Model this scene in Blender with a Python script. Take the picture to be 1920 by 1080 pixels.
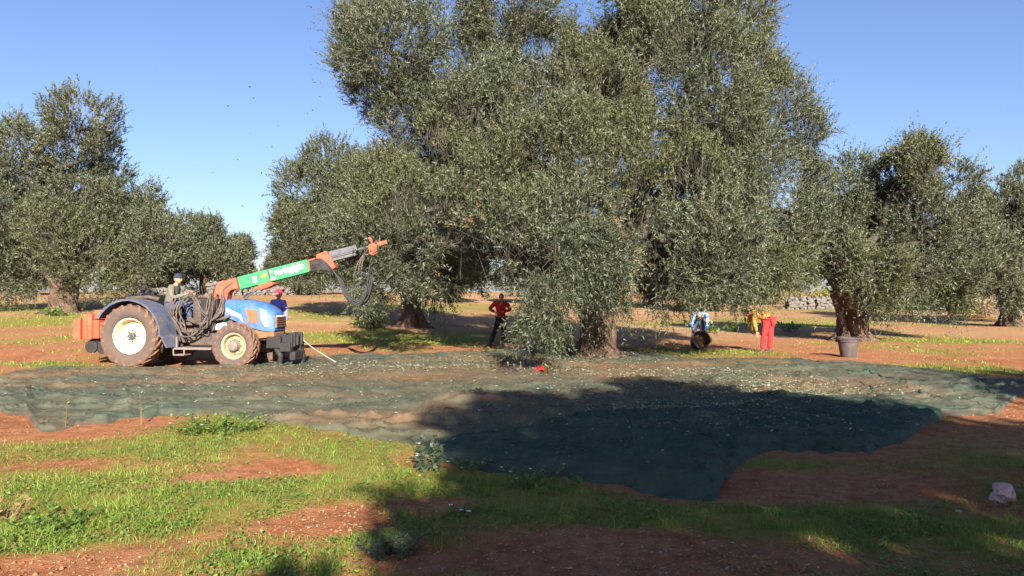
import bpy, bmesh, math, random
import numpy as np
from mathutils import Vector, Matrix, Euler

for o in list(bpy.data.objects):
    bpy.data.objects.remove(o)
scene = bpy.context.scene
COL = scene.collection
R = math.radians

# ------------------------------------------------------------------ camera
CAM_H, FPX, HOR = 1.72, 1400.0, 553.0            # eye height, focal length and horizon row of the 1920 px photo
cam_d = bpy.data.cameras.new('camera')
cam_d.sensor_width = 36.0
cam_d.lens = 36.0 * FPX / 1920.0
cam_d.clip_end = 3000.0
cam = bpy.data.objects.new('camera', cam_d)
COL.objects.link(cam)
cam.location = (0, 0, CAM_H)
cam.rotation_euler = (R(90) + math.atan((HOR - 540) / FPX), 0, 0)
scene.camera = cam

# ------------------------------------------------------------------ sky and sun
SUN_EL, SHADOW_X = 23.0, -0.16                   # shadows run away from the camera and slightly left
sh = Vector((SHADOW_X, 1.0, 0)).normalized()
world = bpy.data.worlds.new('World')
scene.world = world
world.use_nodes = True
nt = world.node_tree
bg = nt.nodes['Background']
sky = nt.nodes.new('ShaderNodeTexSky')
sky.sky_type = 'NISHITA'
sky.sun_disc = False
sky.sun_elevation = R(SUN_EL)
sky.sun_rotation = math.atan2(-sh.x, -sh.y)
sky.altitude = 100
sky.air_density = 1.0
sky.dust_density = 0.9
sky.ozone_density = 5.0
tint = nt.nodes.new('ShaderNodeMix')                # even white balance of the whole sky
tint.data_type = 'RGBA'
tint.blend_type = 'MULTIPLY'
tint.inputs[0].default_value = 1.0
tint.inputs[7].default_value = (1.06, .925, .98, 1)
nt.links.new(sky.outputs['Color'], tint.inputs[6])
nt.links.new(tint.outputs[2], bg.inputs['Color'])
bg.inputs['Strength'].default_value = 0.056
sun_d = bpy.data.lights.new('sun', 'SUN')
sun_d.energy = 5.0
sun_d.angle = R(0.53)
sun_d.color = (1.0, 0.90, 0.76)
sun = bpy.data.objects.new('sun', sun_d)
COL.objects.link(sun)
d = Vector((sh.x * math.cos(R(SUN_EL)), sh.y * math.cos(R(SUN_EL)), -math.sin(R(SUN_EL))))
sun.rotation_euler = d.to_track_quat('-Z', 'Y').to_euler()
scene.view_settings.view_transform = 'Standard'
scene.view_settings.look = 'None'
scene.view_settings.exposure = 1.76
scene.view_settings.gamma = 1.0
scene.view_settings.use_curve_mapping = False
scene.cycles.max_bounces = 5
scene.cycles.diffuse_bounces = 2
scene.cycles.glossy_bounces = 2
scene.cycles.transmission_bounces = 3
scene.cycles.transparent_max_bounces = 10
scene.cycles.use_denoising = True

# ------------------------------------------------------------------ noise, terrain, pixel helpers
def _h(ix, iy, iz, s):
    v = (ix.astype(np.int64) * 374761393 + iy.astype(np.int64) * 668265263 + iz.astype(np.int64) * 2147483647 + s * 974711) & 0xffffffff
    v = ((v ^ (v >> 13)) * 1274126177) & 0xffffffff
    v = ((v ^ (v >> 16)) * 2246822519) & 0xffffffff
    return ((v ^ (v >> 15)) & 0xffffff) / float(0xffffff)

def noise3(x, y, z, s=0):
    x, y, z = np.broadcast_arrays(np.asarray(x, float), np.asarray(y, float), np.asarray(z, float))
    ix, iy, iz = np.floor(x), np.floor(y), np.floor(z)
    fx, fy, fz = x - ix, y - iy, z - iz
    fx, fy, fz = [f * f * (3 - 2 * f) for f in (fx, fy, fz)]
    o = 0
    for a in (0, 1):
        for b in (0, 1):
            for c in (0, 1):
                w = (fx if a else 1 - fx) * (fy if b else 1 - fy) * (fz if c else 1 - fz)
                o = o + w * _h(ix + a, iy + b, iz + c, s)
    return o

def noise2(x, y, s=0):
    x, y = np.broadcast_arrays(np.asarray(x, float), np.asarray(y, float))
    ix, iy = np.floor(x), np.floor(y)
    fx, fy = x - ix, y - iy
    fx, fy = fx * fx * (3 - 2 * fx), fy * fy * (3 - 2 * fy)
    z0 = np.zeros_like(ix)
    return ((1 - fx) * (1 - fy) * _h(ix, iy, z0, s) + fx * (1 - fy) * _h(ix + 1, iy, z0, s)
            + (1 - fx) * fy * _h(ix, iy + 1, z0, s) + fx * fy * _h(ix + 1, iy + 1, z0, s))

def fbm(x, y, s=0, o=4):
    t, a, n = 0, 1.0, 0
    for k in range(o):
        t = t + a * noise2(x * 2 ** k + 17 * k, y * 2 ** k - 9 * k, s + k)
        n += a
        a *= 0.5
    return t / n

def sstep(a, b, x):
    t = np.clip((np.asarray(x, float) - a) / (b - a), 0, 1)
    return t * t * (3 - 2 * t)

def ground_z(x, y):
    x, y = np.asarray(x, float), np.asarray(y, float)
    left = sstep(4, -16, x)
    zl = np.interp(y, [-50, 19, 28, 37, 60, 95, 150, 420], [0, 0, .45, 1.05, 1.62, 2.2, 2.5, 3.2])
    zr = np.interp(y, [-50, 28, 45, 70, 110, 150, 420], [0, 0, .12, .5, 1.35, 2.0, 3.2])
    z = zl * left + zr * (1 - left)
    b = (fbm(x * .35, y * .35, 5, 3) - .5) * .10 * sstep(3, 7, y) + (fbm(x * 1.7, y * 1.7, 9, 3) - .5) * .05
    return z + b

def gz(x, y):
    return float(ground_z(x, y))

def flat(px, py):                                   # photo pixel of a point on the level near ground -> world x, y
    Y = CAM_H * FPX / (py - HOR)
    return (px - 960) / FPX * Y, Y

def at(px, py, Y):                                  # photo pixel at a known distance -> world point
    return Vector(((px - 960) / FPX * Y, Y, CAM_H - (py - HOR) / FPX * Y))

# ------------------------------------------------------------------ object helpers
def link(o, parent=None):
    COL.objects.link(o)
    if parent is not None:
        o.parent = parent
    return o

def tag(o, label=None, cat=None, group=None, kind=None):
    for k, v in (('label', label), ('category', cat), ('group', group), ('kind', kind)):
        if v:
            o[k] = v
    return o

def empty(name, loc, rz=0.0):
    o = bpy.data.objects.new(name, None)
    o.empty_display_size = .2
    o.location = loc
    o.rotation_euler = (0, 0, rz)
    return link(o)

def np_mesh(name, v, f, mats, mi=None, attrs=None, smooth=False):
    v = np.ascontiguousarray(v, dtype=np.float32)
    f = np.ascontiguousarray(f, dtype=np.int32)
    me = bpy.data.meshes.new(name)
    n, k = f.shape
    me.vertices.add(len(v))
    me.vertices.foreach_set('co', v.ravel())
    me.loops.add(n * k)
    me.loops.foreach_set('vertex_index', f.ravel())
    me.polygons.add(n)
    me.polygons.foreach_set('loop_start', np.arange(0, n * k, k, dtype=np.int32))
    for m in mats:
        me.materials.append(m)
    if mi is not None:
        me.polygons.foreach_set('material_index', np.asarray(mi, dtype=np.int32))
    if smooth:
        me.polygons.foreach_set('use_smooth', np.ones(n, dtype=bool))
    me.update(calc_edges=True)
    for an, (dom, val) in (attrs or {}).items():
        a = me.attributes.new(an, 'FLOAT', dom)
        a.data.foreach_set('value', np.ascontiguousarray(val, dtype=np.float32))
    return me

class MB:
    """collects simple shapes into one mesh"""
    def __init__(s):
        s.v, s.f = [], []
    def add(s, vs, fs):
        b = len(s.v)
        s.v += [tuple(p) for p in vs]
        s.f += [tuple(i + b for i in f) for f in fs]
        return s
    def box(s, lo, hi, M=None):
        (a, b, c), (d_, e, f) = lo, hi
        vs = [Vector(p) for p in ((a, b, c), (d_, b, c), (d_, e, c), (a, e, c), (a, b, f), (d_, b, f), (d_, e, f), (a, e, f))]
        if M is not None:
            vs = [M @ p for p in vs]
        return s.add(vs, [(0, 3, 2, 1), (4, 5, 6, 7), (0, 1, 5, 4), (1, 2, 6, 5), (2, 3, 7, 6), (3, 0, 4, 7)])
    def prism(s, poly, y0, y1, M=None):              # polygon in x,z extruded along y
        n = len(poly)
        vs = [Vector((x, y0, z)) for x, z in poly] + [Vector((x, y1, z)) for x, z in poly]
        if M is not None:
            vs = [M @ p for p in vs]
        fs = [tuple(range(n)), tuple(range(2 * n - 1, n - 1, -1))]
        fs += [(i, i + n, (i + 1) % n + n, (i + 1) % n) for i in range(n)]
        return s.add(vs, fs)
    def loft(s, rings, cap=True, closed=True):
        n = len(rings[0])
        vs = [p for r in rings for p in r]
        fs = []
        for k in range(len(rings) - 1):
            for i in range(n if closed else n - 1):
                j = (i + 1) % n
                fs.append((k * n + i, k * n + j, (k + 1) * n + j, (k + 1) * n + i))
        if cap:
            fs.append(tuple(range(n - 1, -1, -1)))
            fs.append(tuple(range((len(rings) - 1) * n, len(rings) * n)))
        return s.add(vs, fs)
    def tube(s, pts, rad, seg=8, cap=True):
        pts = [Vector(p) for p in pts]
        rad = rad if isinstance(rad, (list, tuple)) else [rad] * len(pts)
        rings = []
        ref = None
        for i, p in enumerate(pts):
            t = (pts[min(i + 1, len(pts) - 1)] - pts[max(i - 1, 0)]).normalized()
            if ref is None:
                ref = Vector((0, 0, 1)) if abs(t.z) < .9 else Vector((1, 0, 0))
            a = t.cross(ref)
            if a.length < 1e-4:
                a = t.orthogonal()
            a.normalize()
            b = t.cross(a).normalized()
            ref = -b if False else a.cross(t)
            rings.append([p + a * (math.cos(q) * rad[i]) + b * (math.sin(q) * rad[i]) for q in [2 * math.pi * k / seg for k in range(seg)]])
        return s.loft(rings, cap)
    def lathe(s, prof, seg=32, M=None, cap=False):   # prof of (radius, height) about local y axis
        rings = []
        for r, h in prof:
            ring = [Vector((r * math.cos(2 * math.pi * k / seg), h, r * math.sin(2 * math.pi * k / seg))) for k in range(seg)]
            rings.append([M @ p for p in ring] if M is not None else ring)
        return s.loft(rings, cap)
    def build(s, name, m, parent=None, bevel=0.0, smooth=False, loc=None, seg=2):
        me = bpy.data.meshes.new(name)
        me.from_pydata([tuple(p) for p in s.v], [], s.f)
        bm = bmesh.new()
        bm.from_mesh(me)
        bmesh.ops.recalc_face_normals(bm, faces=bm.faces)
        if bevel:
            es = [e for e in bm.edges if len(e.link_faces) == 2 and e.calc_face_angle(0) > .5]
            bmesh.ops.bevel(bm, geom=es, offset=bevel, segments=seg, affect='EDGES', profile=.6, clamp_overlap=True)
        if smooth:
            for f in bm.faces:
                f.smooth = True
            for e in bm.edges:
                if len(e.link_faces) == 2 and e.calc_face_angle(0) > R(38):
                    e.smooth = False
        bm.to_mesh(me)
        bm.free()
        for mm in (m if isinstance(m, (list, tuple)) else [m]):
            me.materials.append(mm)
        o = bpy.data.objects.new(name, me)
        if loc is not None:
            o.location = loc
        return link(o, parent)

def catmull(pts, n=8):
    P = [Vector(p) for p in pts]
    P = [2 * P[0] - P[1]] + P + [2 * P[-1] - P[-2]]
    out = []
    for i in range(1, len(P) - 2):
        for k in range(n):
            t = k / n
            a, b, c, e = P[i - 1:i + 3]
            out.append(.5 * ((2 * b) + (c - a) * t + (2 * a - 5 * b + 4 * c - e) * t * t + (3 * b - a - 3 * c + e) * t ** 3))
    out.append(P[-2])
    return out

# ------------------------------------------------------------------ materials
def mk(name):
    m = bpy.data.materials.new(name)
    m.use_nodes = True
    t = m.node_tree
    return m, t, t.nodes['Principled BSDF'], t.nodes['Material Output']

def N(t, kind, **kw):
    n = t.nodes.new(kind)
    for k, v in kw.items():
        if k in n.inputs:
            n.inputs[k].default_value = v
        else:
            setattr(n, k, v)
    return n

def mixc(t, fac, a, b, mode='MIX'):
    n = t.nodes.new('ShaderNodeMix')
    n.data_type = 'RGBA'
    n.blend_type = mode
    for sock, val in ((n.inputs[0], fac), (n.inputs[6], a), (n.inputs[7], b)):
        if isinstance(val, bpy.types.NodeSocket):
            t.links.new(val, sock)
        elif isinstance(val, (int, float)):
            sock.default_value = val
        else:
            sock.default_value = (*val, 1) if len(val) == 3 else val
    return n.outputs[2]

def ramp(t, fac, stops):
    n = t.nodes.new('ShaderNodeValToRGB')
    el = n.color_ramp.elements
    while len(el) < len(stops):
        el.new(.5)
    for e, (p, c) in zip(el, stops):
        e.position = p
        e.color = (*c, 1) if not isinstance(c, (int, float)) else (c, c, c, 1)
    t.links.new(fac, n.inputs[0])
    return n.outputs[0]

def noise(t, scale, detail=4, rough=.55, coord='Object', stretch=None):
    tc = t.nodes.new('ShaderNodeTexCoord')
    n = N(t, 'ShaderNodeTexNoise', Scale=scale, Detail=detail, Roughness=rough)
    src = tc.outputs[coord]
    if stretch:
        mp = t.nodes.new('ShaderNodeMapping')
        mp.inputs['Scale'].default_value = stretch
        t.links.new(src, mp.inputs[0])
        src = mp.outputs[0]
    t.links.new(src, n.inputs['Vector'])
    return n.outputs[0]

def bump(t, b, h, strength=.4, dist=.02):
    n = N(t, 'ShaderNodeBump', Strength=strength, Distance=dist)
    t.links.new(h, n.inputs['Height'])
    t.links.new(n.outputs[0], b.inputs['Normal'])

def paint(name, c, c2=None, rough=.5, scale=6, lo=.42, hi=.68, metal=0.0, bmp=.15, bscale=40, spec=.4):
    """a worn surface: colour c with patches of c2 (dust, rust, grime)"""
    m, t, b, o = mk(name)
    c2 = c2 or tuple(x * .75 for x in c)
    n1 = noise(t, scale, 6, .65)
    f = ramp(t, n1, [(lo, 0.0), (hi, 1.0)])
    col = mixc(t, f, c, c2)
    n2 = noise(t, scale * 7, 4, .6)
    col = mixc(t, ramp(t, n2, [(.35, 0.0), (.7, .35)]), col, tuple(x * .6 for x in c))
    t.links.new(col, b.inputs['Base Color'])
    t.links.new(ramp(t, n1, [(.3, rough), (.7, min(1, rough + .25))]), b.inputs['Roughness'])
    b.inputs['Metallic'].default_value = metal
    b.inputs['Specular IOR Level'].default_value = spec
    if bmp:
        bump(t, b, noise(t, bscale, 5, .6), bmp, .01)
    return m

M = {}
DUST = (.30, .16, .095)
M['orange'] = paint('orange_red_paint', (.50, .070, .030), (.36, .12, .07), .6, 4, .42, .72)
M['green'] = paint('green_boom_paint', (.010, .23, .085), (.08, .19, .09), .5, 6, .45, .8, bmp=.05)
M['blue'] = paint('blue_tractor_paint', (.025, .12, .40), (.17, .16, .20), .45, 4, .42, .78, bmp=.05)
M['bluegrey'] = paint('dusty_blue_fender', (.040, .075, .17), (.14, .125, .12), .6, 4, .35, .65)
M['cream'] = paint('cream_rim_paint', (.62, .52, .34), (.46, .32, .19), .5, 4, .5, .8, bmp=.05)
M['creamdust'] = paint('dusty_cream_rim_paint', (.50, .36, .22), (.34, .19, .11), .7, 6, .35, .7)
M['rubber'] = paint('dusty_tyre_rubber', (.080, .060, .053), (.13, .080, .057), .9, 3, .4, .7, bmp=.3)
M['rubbermud'] = paint('muddy_tyre_tread', (.19, .092, .052), (.095, .062, .048), .95, 5, .45, .7, bmp=.5)
M['black'] = paint('black_grimy_metal', (.018, .017, .018), (.07, .05, .04), .6, 6, .5, .8)
M['dark'] = paint('dark_oily_metal', (.05, .042, .04), (.13, .085, .06), .6, 8, .4, .7)
M['grey'] = paint('grey_chassis_metal', (.14, .13, .125), (.24, .17, .12), .6, 6, .4, .7)
M['steel'] = paint('bare_steel', (.10, .105, .12), (.08, .07, .065), .45, 8, .4, .7, metal=.3)
M['hose'] = paint('dusty_rubber_hose', (.055, .047, .043), (.17, .125, .10), .75, 7, .4, .65, bmp=.05)
M['hoseblack'] = paint('black_rubber_hose', (.025, .025, .027), (.06, .055, .05), .6, 7, .45, .7, bmp=.05)
M['rustgrille'] = paint('dusty_brown_grille', (.27, .125, .06), (.16, .08, .045), .85, 12, .4, .7)
M['white'] = paint('white_paint', (.78, .78, .76), (.66, .62, .56), .5, 6, .5, .8, bmp=0)
M['letter'] = paint('white_lettering', (.82, .84, .80), (.6, .7, .6), .5, 18, .5, .75, bmp=0)
M['yellow'] = paint('yellow_sticker', (.62, .52, .04), (.45, .45, .08), .5, 20, .5, .8, bmp=0)
M['lamp'] = paint('headlamp_lens', (.72, .76, .80), (.5, .52, .55), .18, 9, .5, .8, bmp=0, spec=.7)
M['skin'] = paint('skin', (.46, .22, .14), (.40, .17, .11), .55, 8, .5, .8, bmp=.05)
M['hair'] = paint('grey_hair', (.30, .29, .28), (.16, .15, .14), .8, 30)
M['eye'] = paint('dark_eye', (.02, .015, .012), None, .3, 30, bmp=0)
M['lips'] = paint('lips', (.32, .10, .08), None, .5, 30, bmp=0)
M['shoe'] = paint('dark_boot', (.05, .035, .028), (.16, .09, .06), .8, 12)
M['redcloth'] = paint('red_shirt_cloth', (.50, .025, .03), (.36, .015, .02), .9, 9, .4, .7, bmp=.3, bscale=60)
M['redtrouser'] = paint('red_trouser_cloth', (.54, .035, .035), (.42, .02, .025), .9, 7, .4, .75, bmp=.35, bscale=35)
M['redcap'] = paint('red_cap_cloth', (.62, .03, .07), (.5, .02, .05), .85, 14)
M['navy'] = paint('navy_knit_hat', (.022, .026, .055), (.04, .04, .07), .95, 30, bmp=.4, bscale=120)
M['sage'] = paint('grey_green_jacket', (.115, .118, .088), (.16, .155, .12), .9, 9, bmp=.3)
M['purple'] = paint('violet_blue_shirt', (.20, .20, .62), (.14, .15, .48), .9, 8, .4, .7, bmp=.3)
M['blackcloth'] = paint('black_trouser_cloth', (.015, .016, .02), (.03, .028, .03), .92, 9, bmp=.3)
M['denim'] = paint('dark_blue_trousers', (.05, .065, .12), (.09, .10, .15), .9, 9, bmp=.3)
M['bucket'] = paint('dusty_black_plastic', (.055, .050, .055), (.12, .085, .07), .62, 5, .4, .7, bmp=.08)
M['clay'] = paint('bucket_contents', (.24, .13, .08), (.12, .07, .045), .95, 30)
M['polepale'] = paint('pale_pole', (.30, .28, .28), (.2, .18, .17), .5, 10, bmp=0)

def checked(name, a, b, c):
    m, t, bs, o = mk(name)
    tc = t.nodes.new('ShaderNodeTexCoord')
    v = N(t, 'ShaderNodeTexVoronoi', Scale=16.0)
    v.distance = 'CHEBYCHEV'
    t.links.new(tc.outputs['Object'], v.inputs['Vector'])
    f = ramp(t, v.outputs['Color'], [(.3, 0.0), (.36, 1.0)])
    col = mixc(t, f, a, b)
    f2 = ramp(t, noise(t, 11, 2), [(.56, 0.0), (.6, 1.0)])
    t.links.new(mixc(t, f2, col, c), bs.inputs['Base Color'])
    bs.inputs['Roughness'].default_value = .9
    return m
M['plaid'] = checked('blue_checked_shirt', (.05, .19, .58), (.16, .34, .66), (.62, .64, .68))
M['ochre'] = checked('ochre_patterned_jacket', (.40, .155, .022), (.46, .24, .05), (.20, .11, .03))

def leaf_mat(name, top, top2, under, trans=.18):
    m, t, b, o = mk(name)
    at_ = N(t, 'ShaderNodeAttribute', attribute_name='rnd')
    ge = t.nodes.new('ShaderNodeNewGeometry')
    up = ramp(t, at_.outputs['Fac'], [(0, tuple(x * .7 for x in top)), (.5, top), (.85, top2), (.975, tuple(x * 1.25 for x in top2)), (1, (.22, .14, .055))])
    dn = ramp(t, at_.outputs['Fac'], [(0, tuple(x * .8 for x in under)), (1, tuple(min(1, x * 1.15) for x in under))])
    col = mixc(t, ge.outputs['Backfacing'], up, dn)
    hu = N(t, 'ShaderNodeAttribute', attribute_name='hue').outputs['Fac']
    col = mixc(t, hu, col, tuple(a_ * b_ for a_, b_ in zip(top2, (1.35, 1.18, .70))))
    t.links.new(col, b.inputs['Base Color'])
    b.inputs['Roughness'].default_value = .55
    b.inputs['Specular IOR Level'].default_value = .28
    tr = t.nodes.new('ShaderNodeBsdfTranslucent')
    t.links.new(mixc(t, .6, col, (.22, .28, .05)), tr.inputs['Color'])
    mx = t.nodes.new('ShaderNodeMixShader')
    mx.inputs[0].default_value = trans
    t.links.new(b.outputs[0], mx.inputs[1])
    t.links.new(tr.outputs[0], mx.inputs[2])
    t.links.new(mx.outputs[0], o.inputs['Surface'])
    return m
M['olive'] = leaf_mat('olive_leaf', (.024, .036, .016), (.074, .083, .036), (.128, .140, .098), .12)
M['olivefar'] = leaf_mat('olive_leaf_dry_side', (.031, .042, .020), (.072, .082, .038), (.125, .138, .098))
M['twig'] = paint('olive_twig', (.105, .095, .075), (.07, .06, .05), .9, 9, bmp=0)
M['grass'] = leaf_mat('grass_blade', (.135, .225, .026), (.265, .335, .052), (.16, .25, .045), .3)
M['weed'] = leaf_mat('weed_leaf', (.085, .155, .026), (.145, .215, .044), (.13, .19, .065), .25)
M['greyweed'] = leaf_mat('grey_green_weed_leaf', (.060, .085, .058), (.10, .12, .085), (.11, .13, .10), .15)
M['yellowbush'] = leaf_mat('yellow_green_bush_leaf', (.24, .23, .03), (.33, .30, .05), (.28, .27, .08), .25)
M['dry'] = leaf_mat('dry_straw', (.30, .21, .10), (.42, .32, .17), (.33, .25, .13), .15)
M['petal'] = paint('white_petal', (.80, .80, .80), (.7, .72, .75), .6, 20, bmp=0)
M['litter'] = leaf_mat('fallen_olive_leaf', (.14, .15, .08), (.38, .38, .28), (.44, .44, .38), .05)

def bark():
    m, t, b, o = mk('olive_bark')
    n1 = noise(t, 3.2, 8, .7, stretch=(2.2, 2.2, .7))
    col = ramp(t, n1, [(.28, (.030, .022, .018)), (.50, (.13, .085, .062)), (.76, (.27, .175, .125))])
    n2 = noise(t, 14, 6, .7, stretch=(1.5, 1.5, .4))
    col = mixc(t, ramp(t, n2, [(.35, .75), (.6, 0.0)]), col, (.045, .032, .026))
    t.links.new(col, b.inputs['Base Color'])
    b.inputs['Roughness'].default_value = .95
    b.inputs['Specular IOR Level'].default_value = .15
    bump(t, b, n2, .9, .06)
    return m
M['bark'] = bark()
M['limb'] = paint('grey_limb_bark', (.050, .044, .038), (.085, .075, .062), .95, 6, bmp=.5, spec=.1)

def soil():
    m, t, b, o = mk('red_soil_ground')
    g = N(t, 'ShaderNodeAttribute', attribute_name='grass').outputs['Fac']
    pale = N(t, 'ShaderNodeAttribute', attribute_name='pale').outputs['Fac']
    n1 = noise(t, .55, 8, .68)
    n2 = noise(t, 7, 6, .7)
    n3 = noise(t, 45, 5, .7)
    c = ramp(t, n1, [(.30, (.29, .098, .040)), (.5, (.40, .165, .072)), (.70, (.44, .225, .115))])
    c = mixc(t, ramp(t, n2, [(.32, .75), (.56, 0.0)]), c, (.18, .060, .027))
    c = mixc(t, ramp(t, n2, [(.52, 0.0), (.75, .6)]), c, (.40, .215, .115))
    c = mixc(t, pale, c, (.40, .25, .13))
    tc = t.nodes.new('ShaderNodeTexCoord')
    for sc, th in ((26, .05), (60, .075)):
        v = N(t, 'ShaderNodeTexVoronoi', Scale=float(sc))
        v.inputs['Randomness'].default_value = 1.0
        t.links.new(tc.outputs['Object'], v.inputs['Vector'])
        sp = t.nodes.new('ShaderNodeSeparateColor')
        t.links.new(v.outputs['Color'], sp.inputs[0])
        pick = ramp(t, sp.outputs[0], [(.80, 0.0), (.83, 1.0)])
        near = ramp(t, v.outputs['Distance'], [(.22, 1.0), (.32, 0.0)])
        mul = N(t, 'ShaderNodeMath', operation='MULTIPLY')
        t.links.new(pick, mul.inputs[0])
        t.links.new(near, mul.inputs[1])
        c = mixc(t, mul.outputs[0], c, (.42, .31, .22))
    gm = N(t, 'ShaderNodeMath', operation='MULTIPLY_ADD')
    t.links.new(n3, gm.inputs[0])
    gm.inputs[1].default_value = .9
    gm.inputs[2].default_value = -.45
    ad = N(t, 'ShaderNodeMath', operation='ADD')
    t.links.new(gm.outputs[0], ad.inputs[0])
    t.links.new(g, ad.inputs[1])
    gf = ramp(t, ad.outputs[0], [(.25, 0.0), (.75, .82)])
    gcol = ramp(t, n2, [(.3, (.145, .16, .028)), (.6, (.235, .225, .05))])
    c = mixc(t, gf, c, gcol)
    t.links.new(c, b.inputs['Base Color'])
    b.inputs['Roughness'].default_value = .97
    b.inputs['Specular IOR Level'].default_value = .1
    ad2 = N(t, 'ShaderNodeMath', operation='ADD')
    t.links.new(n2, ad2.inputs[0])
    t.links.new(n3, ad2.inputs[1])
    bump(t, b, ad2.outputs[0], .9, .045)
    return m
M['soil'] = soil()

def net_mat(name, base, base2, tmin, tmax):
    m, t, b, o = mk(name)
    n1 = noise(t, .9, 6, .6)
    n2 = noise(t, 6, 5, .65, stretch=(1, 2.5, 1))
    c = mixc(t, ramp(t, n1, [(.35, 0.0), (.65, 1.0)]), base, base2)
    n3 = noise(t, 2.2, 7, .7, stretch=(1, 2.2, 1))
    c = mixc(t, ramp(t, n3, [(.36, .55), (.52, 0.0)]), c, tuple(x_ * .35 for x_ in base))
    c = mixc(t, ramp(t, n3, [(.56, 0.0), (.74, .5)]), c, tuple(min(1, x_ * 1.7) for x_ in base2))
    dirt = N(t, 'ShaderNodeAttribute', attribute_name='dirt').outputs['Fac']
    dm = N(t, 'ShaderNodeMath', operation='MULTIPLY')
    t.links.new(dirt, dm.inputs[0])
    t.links.new(ramp(t, n2, [(.3, .55), (.6, 1.0)]), dm.inputs[1])
    c = mixc(t, dm.outputs[0], c, (.24, .14, .078))
    t.links.new(c, b.inputs['Base Color'])
    b.inputs['Roughness'].default_value = .7
    b.inputs['Specular IOR Level'].default_value = .25
    n4 = noise(t, 60, 3, .6, stretch=(1, 1.6, 1))
    ad = N(t, 'ShaderNodeMath', operation='ADD')
    t.links.new(n2, ad.inputs[0])
    t.links.new(n4, ad.inputs[1])
    bump(t, b, ad.outputs[0], .5, .02)
    tr = t.nodes.new('ShaderNodeBsdfTransparent')
    mx = t.nodes.new('ShaderNodeMixShader')
    t.links.new(ramp(t, n1, [(.3, tmin), (.7, tmax)]), mx.inputs[0])
    t.links.new(b.outputs[0], mx.inputs[1])
    t.links.new(tr.outputs[0], mx.inputs[2])
    t.links.new(mx.outputs[0], o.inputs['Surface'])
    return m
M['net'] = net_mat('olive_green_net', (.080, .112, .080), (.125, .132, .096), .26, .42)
M['net_shade'] = net_mat('shade_darkened_net', (.030, .070, .052), (.054, .088, .064), .14, .28)  # same green net with its shade put into a darker base colour

def stone_mat(name, a, b_, c):
    m, t, b, o = mk(name)
    n1 = noise(t, 5, 8, .7)
    col = ramp(t, n1, [(.3, a), (.5, b_), (.7, c)])
    t.links.new(col, b.inputs['Base Color'])
    b.inputs['Roughness'].default_value = .9
    bump(t, b, noise(t, 20, 6, .7), .7, .03)
    return m
M['clod'] = stone_mat('red_soil_clod', (.22, .075, .033), (.36, .135, .06), (.45, .22, .115))
M['rock'] = stone_mat('pink_white_limestone', (.30, .10, .08), (.52, .36, .32), (.68, .58, .55))
M['pebble'] = stone_mat('pale_pebble', (.34, .20, .13), (.46, .32, .23), (.56, .45, .37))
M['wallstone'] = stone_mat('grey_wall_stone', (.085, .078, .072), (.135, .12, .11), (.20, .17, .15))

# ------------------------------------------------------------------ ground
GRASS = [  # photo px of the green patch centre, half widths in px, amount
    (400, 810, 130, 28, .55), (200, 830, 200, 18, .30), (120, 920, 190, 30, .6), (400, 930, 150, 24, .45), (650, 860, 110, 32, .5),
    (110, 985, 180, 42, .75), (330, 965, 130, 30, .45), (500, 950, 90, 16, .4), (690, 905, 120, 22, .45), (430, 1050, 180, 30, .5), (700, 1000, 70, 40, .3),
    (900, 905, 140, 30, .45), (980, 930, 150, 34, .55), (1100, 950, 150, 30, .45), (850, 1000, 120, 40, .35), (1430, 870, 130, 14, .5), (1500, 960, 240, 30, .55),
    (1350, 985, 200, 28, .45), (1800, 1000, 200, 40, .55), (1850, 860, 120, 20, .5), (1700, 880, 120, 14, .3), (1880, 920, 90, 26, .4),
    (100, 687, 110, 6, .8), (60, 632, 90, 5, .6), (660, 645, 120, 9, .8), (850, 640, 130, 10, .6), (820, 600, 110, 6, .6), (640, 615, 60, 6, .5), (1280, 662, 90, 7, .8),
    (1800, 694, 130, 8, .85), (1500, 612, 80, 5, .6), (1420, 662, 70, 5, .5), (1700, 640, 120, 5, .5), (1850, 640, 90, 5, .4), (1250, 610, 60, 4, .5), (900, 590, 70, 4, .6), (1500, 590, 120, 3, .5), (1750, 590, 120, 3, .5),
]
BARE = [(255, 920, 45, 12, .7), (370, 903, 50, 12, .7), (545, 882, 70, 12, .7), (470, 890, 30, 9, .5), (630, 965, 80, 26, .7), (690, 985, 60, 16, .5), (90, 1070, 130, 22, .9), (250, 1040, 110, 24, .5),
        (850, 940, 100, 14, .8), (770, 1050, 120, 26, .5), (1200, 1040, 240, 36, .7), (1400, 910, 170, 22, .7), (1600, 900, 160, 18, .5), (1600, 845, 80, 10, .7), (100, 795, 110, 8, .8), (280, 792, 60, 6, .7), (160, 870, 120, 10, .55)]

def grass_mask(x, y):
    x, y = np.asarray(x, float), np.asarray(y, float)
    g = .13 + .22 * sstep(2.5, -1, x) * sstep(14, 9, y) + .85 * (fbm(x * .55, y * .75, 21, 4) - .5) * 1.6
    g = g + (.06 + .25 * (fbm(x * .06 + 3, y * .22, 40, 2) - .5) * 3) * sstep(18, 30, y)
    for sgn, L in ((1, GRASS), (-1, BARE)):
        for px, py, rx, ry, a in L:
            cx, cy = flat(px, py)
            wx = rx / FPX * cy
            wy = max(.12, .5 * (flat(px, max(py - ry, 560))[1] - flat(px, py + ry)[1]))
            q = ((x - cx) / wx) ** 2 + ((y - cy) / wy) ** 2
            g = g + sgn * a * np.exp(-q * .9)
    return np.clip(g, 0, 1)

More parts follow.
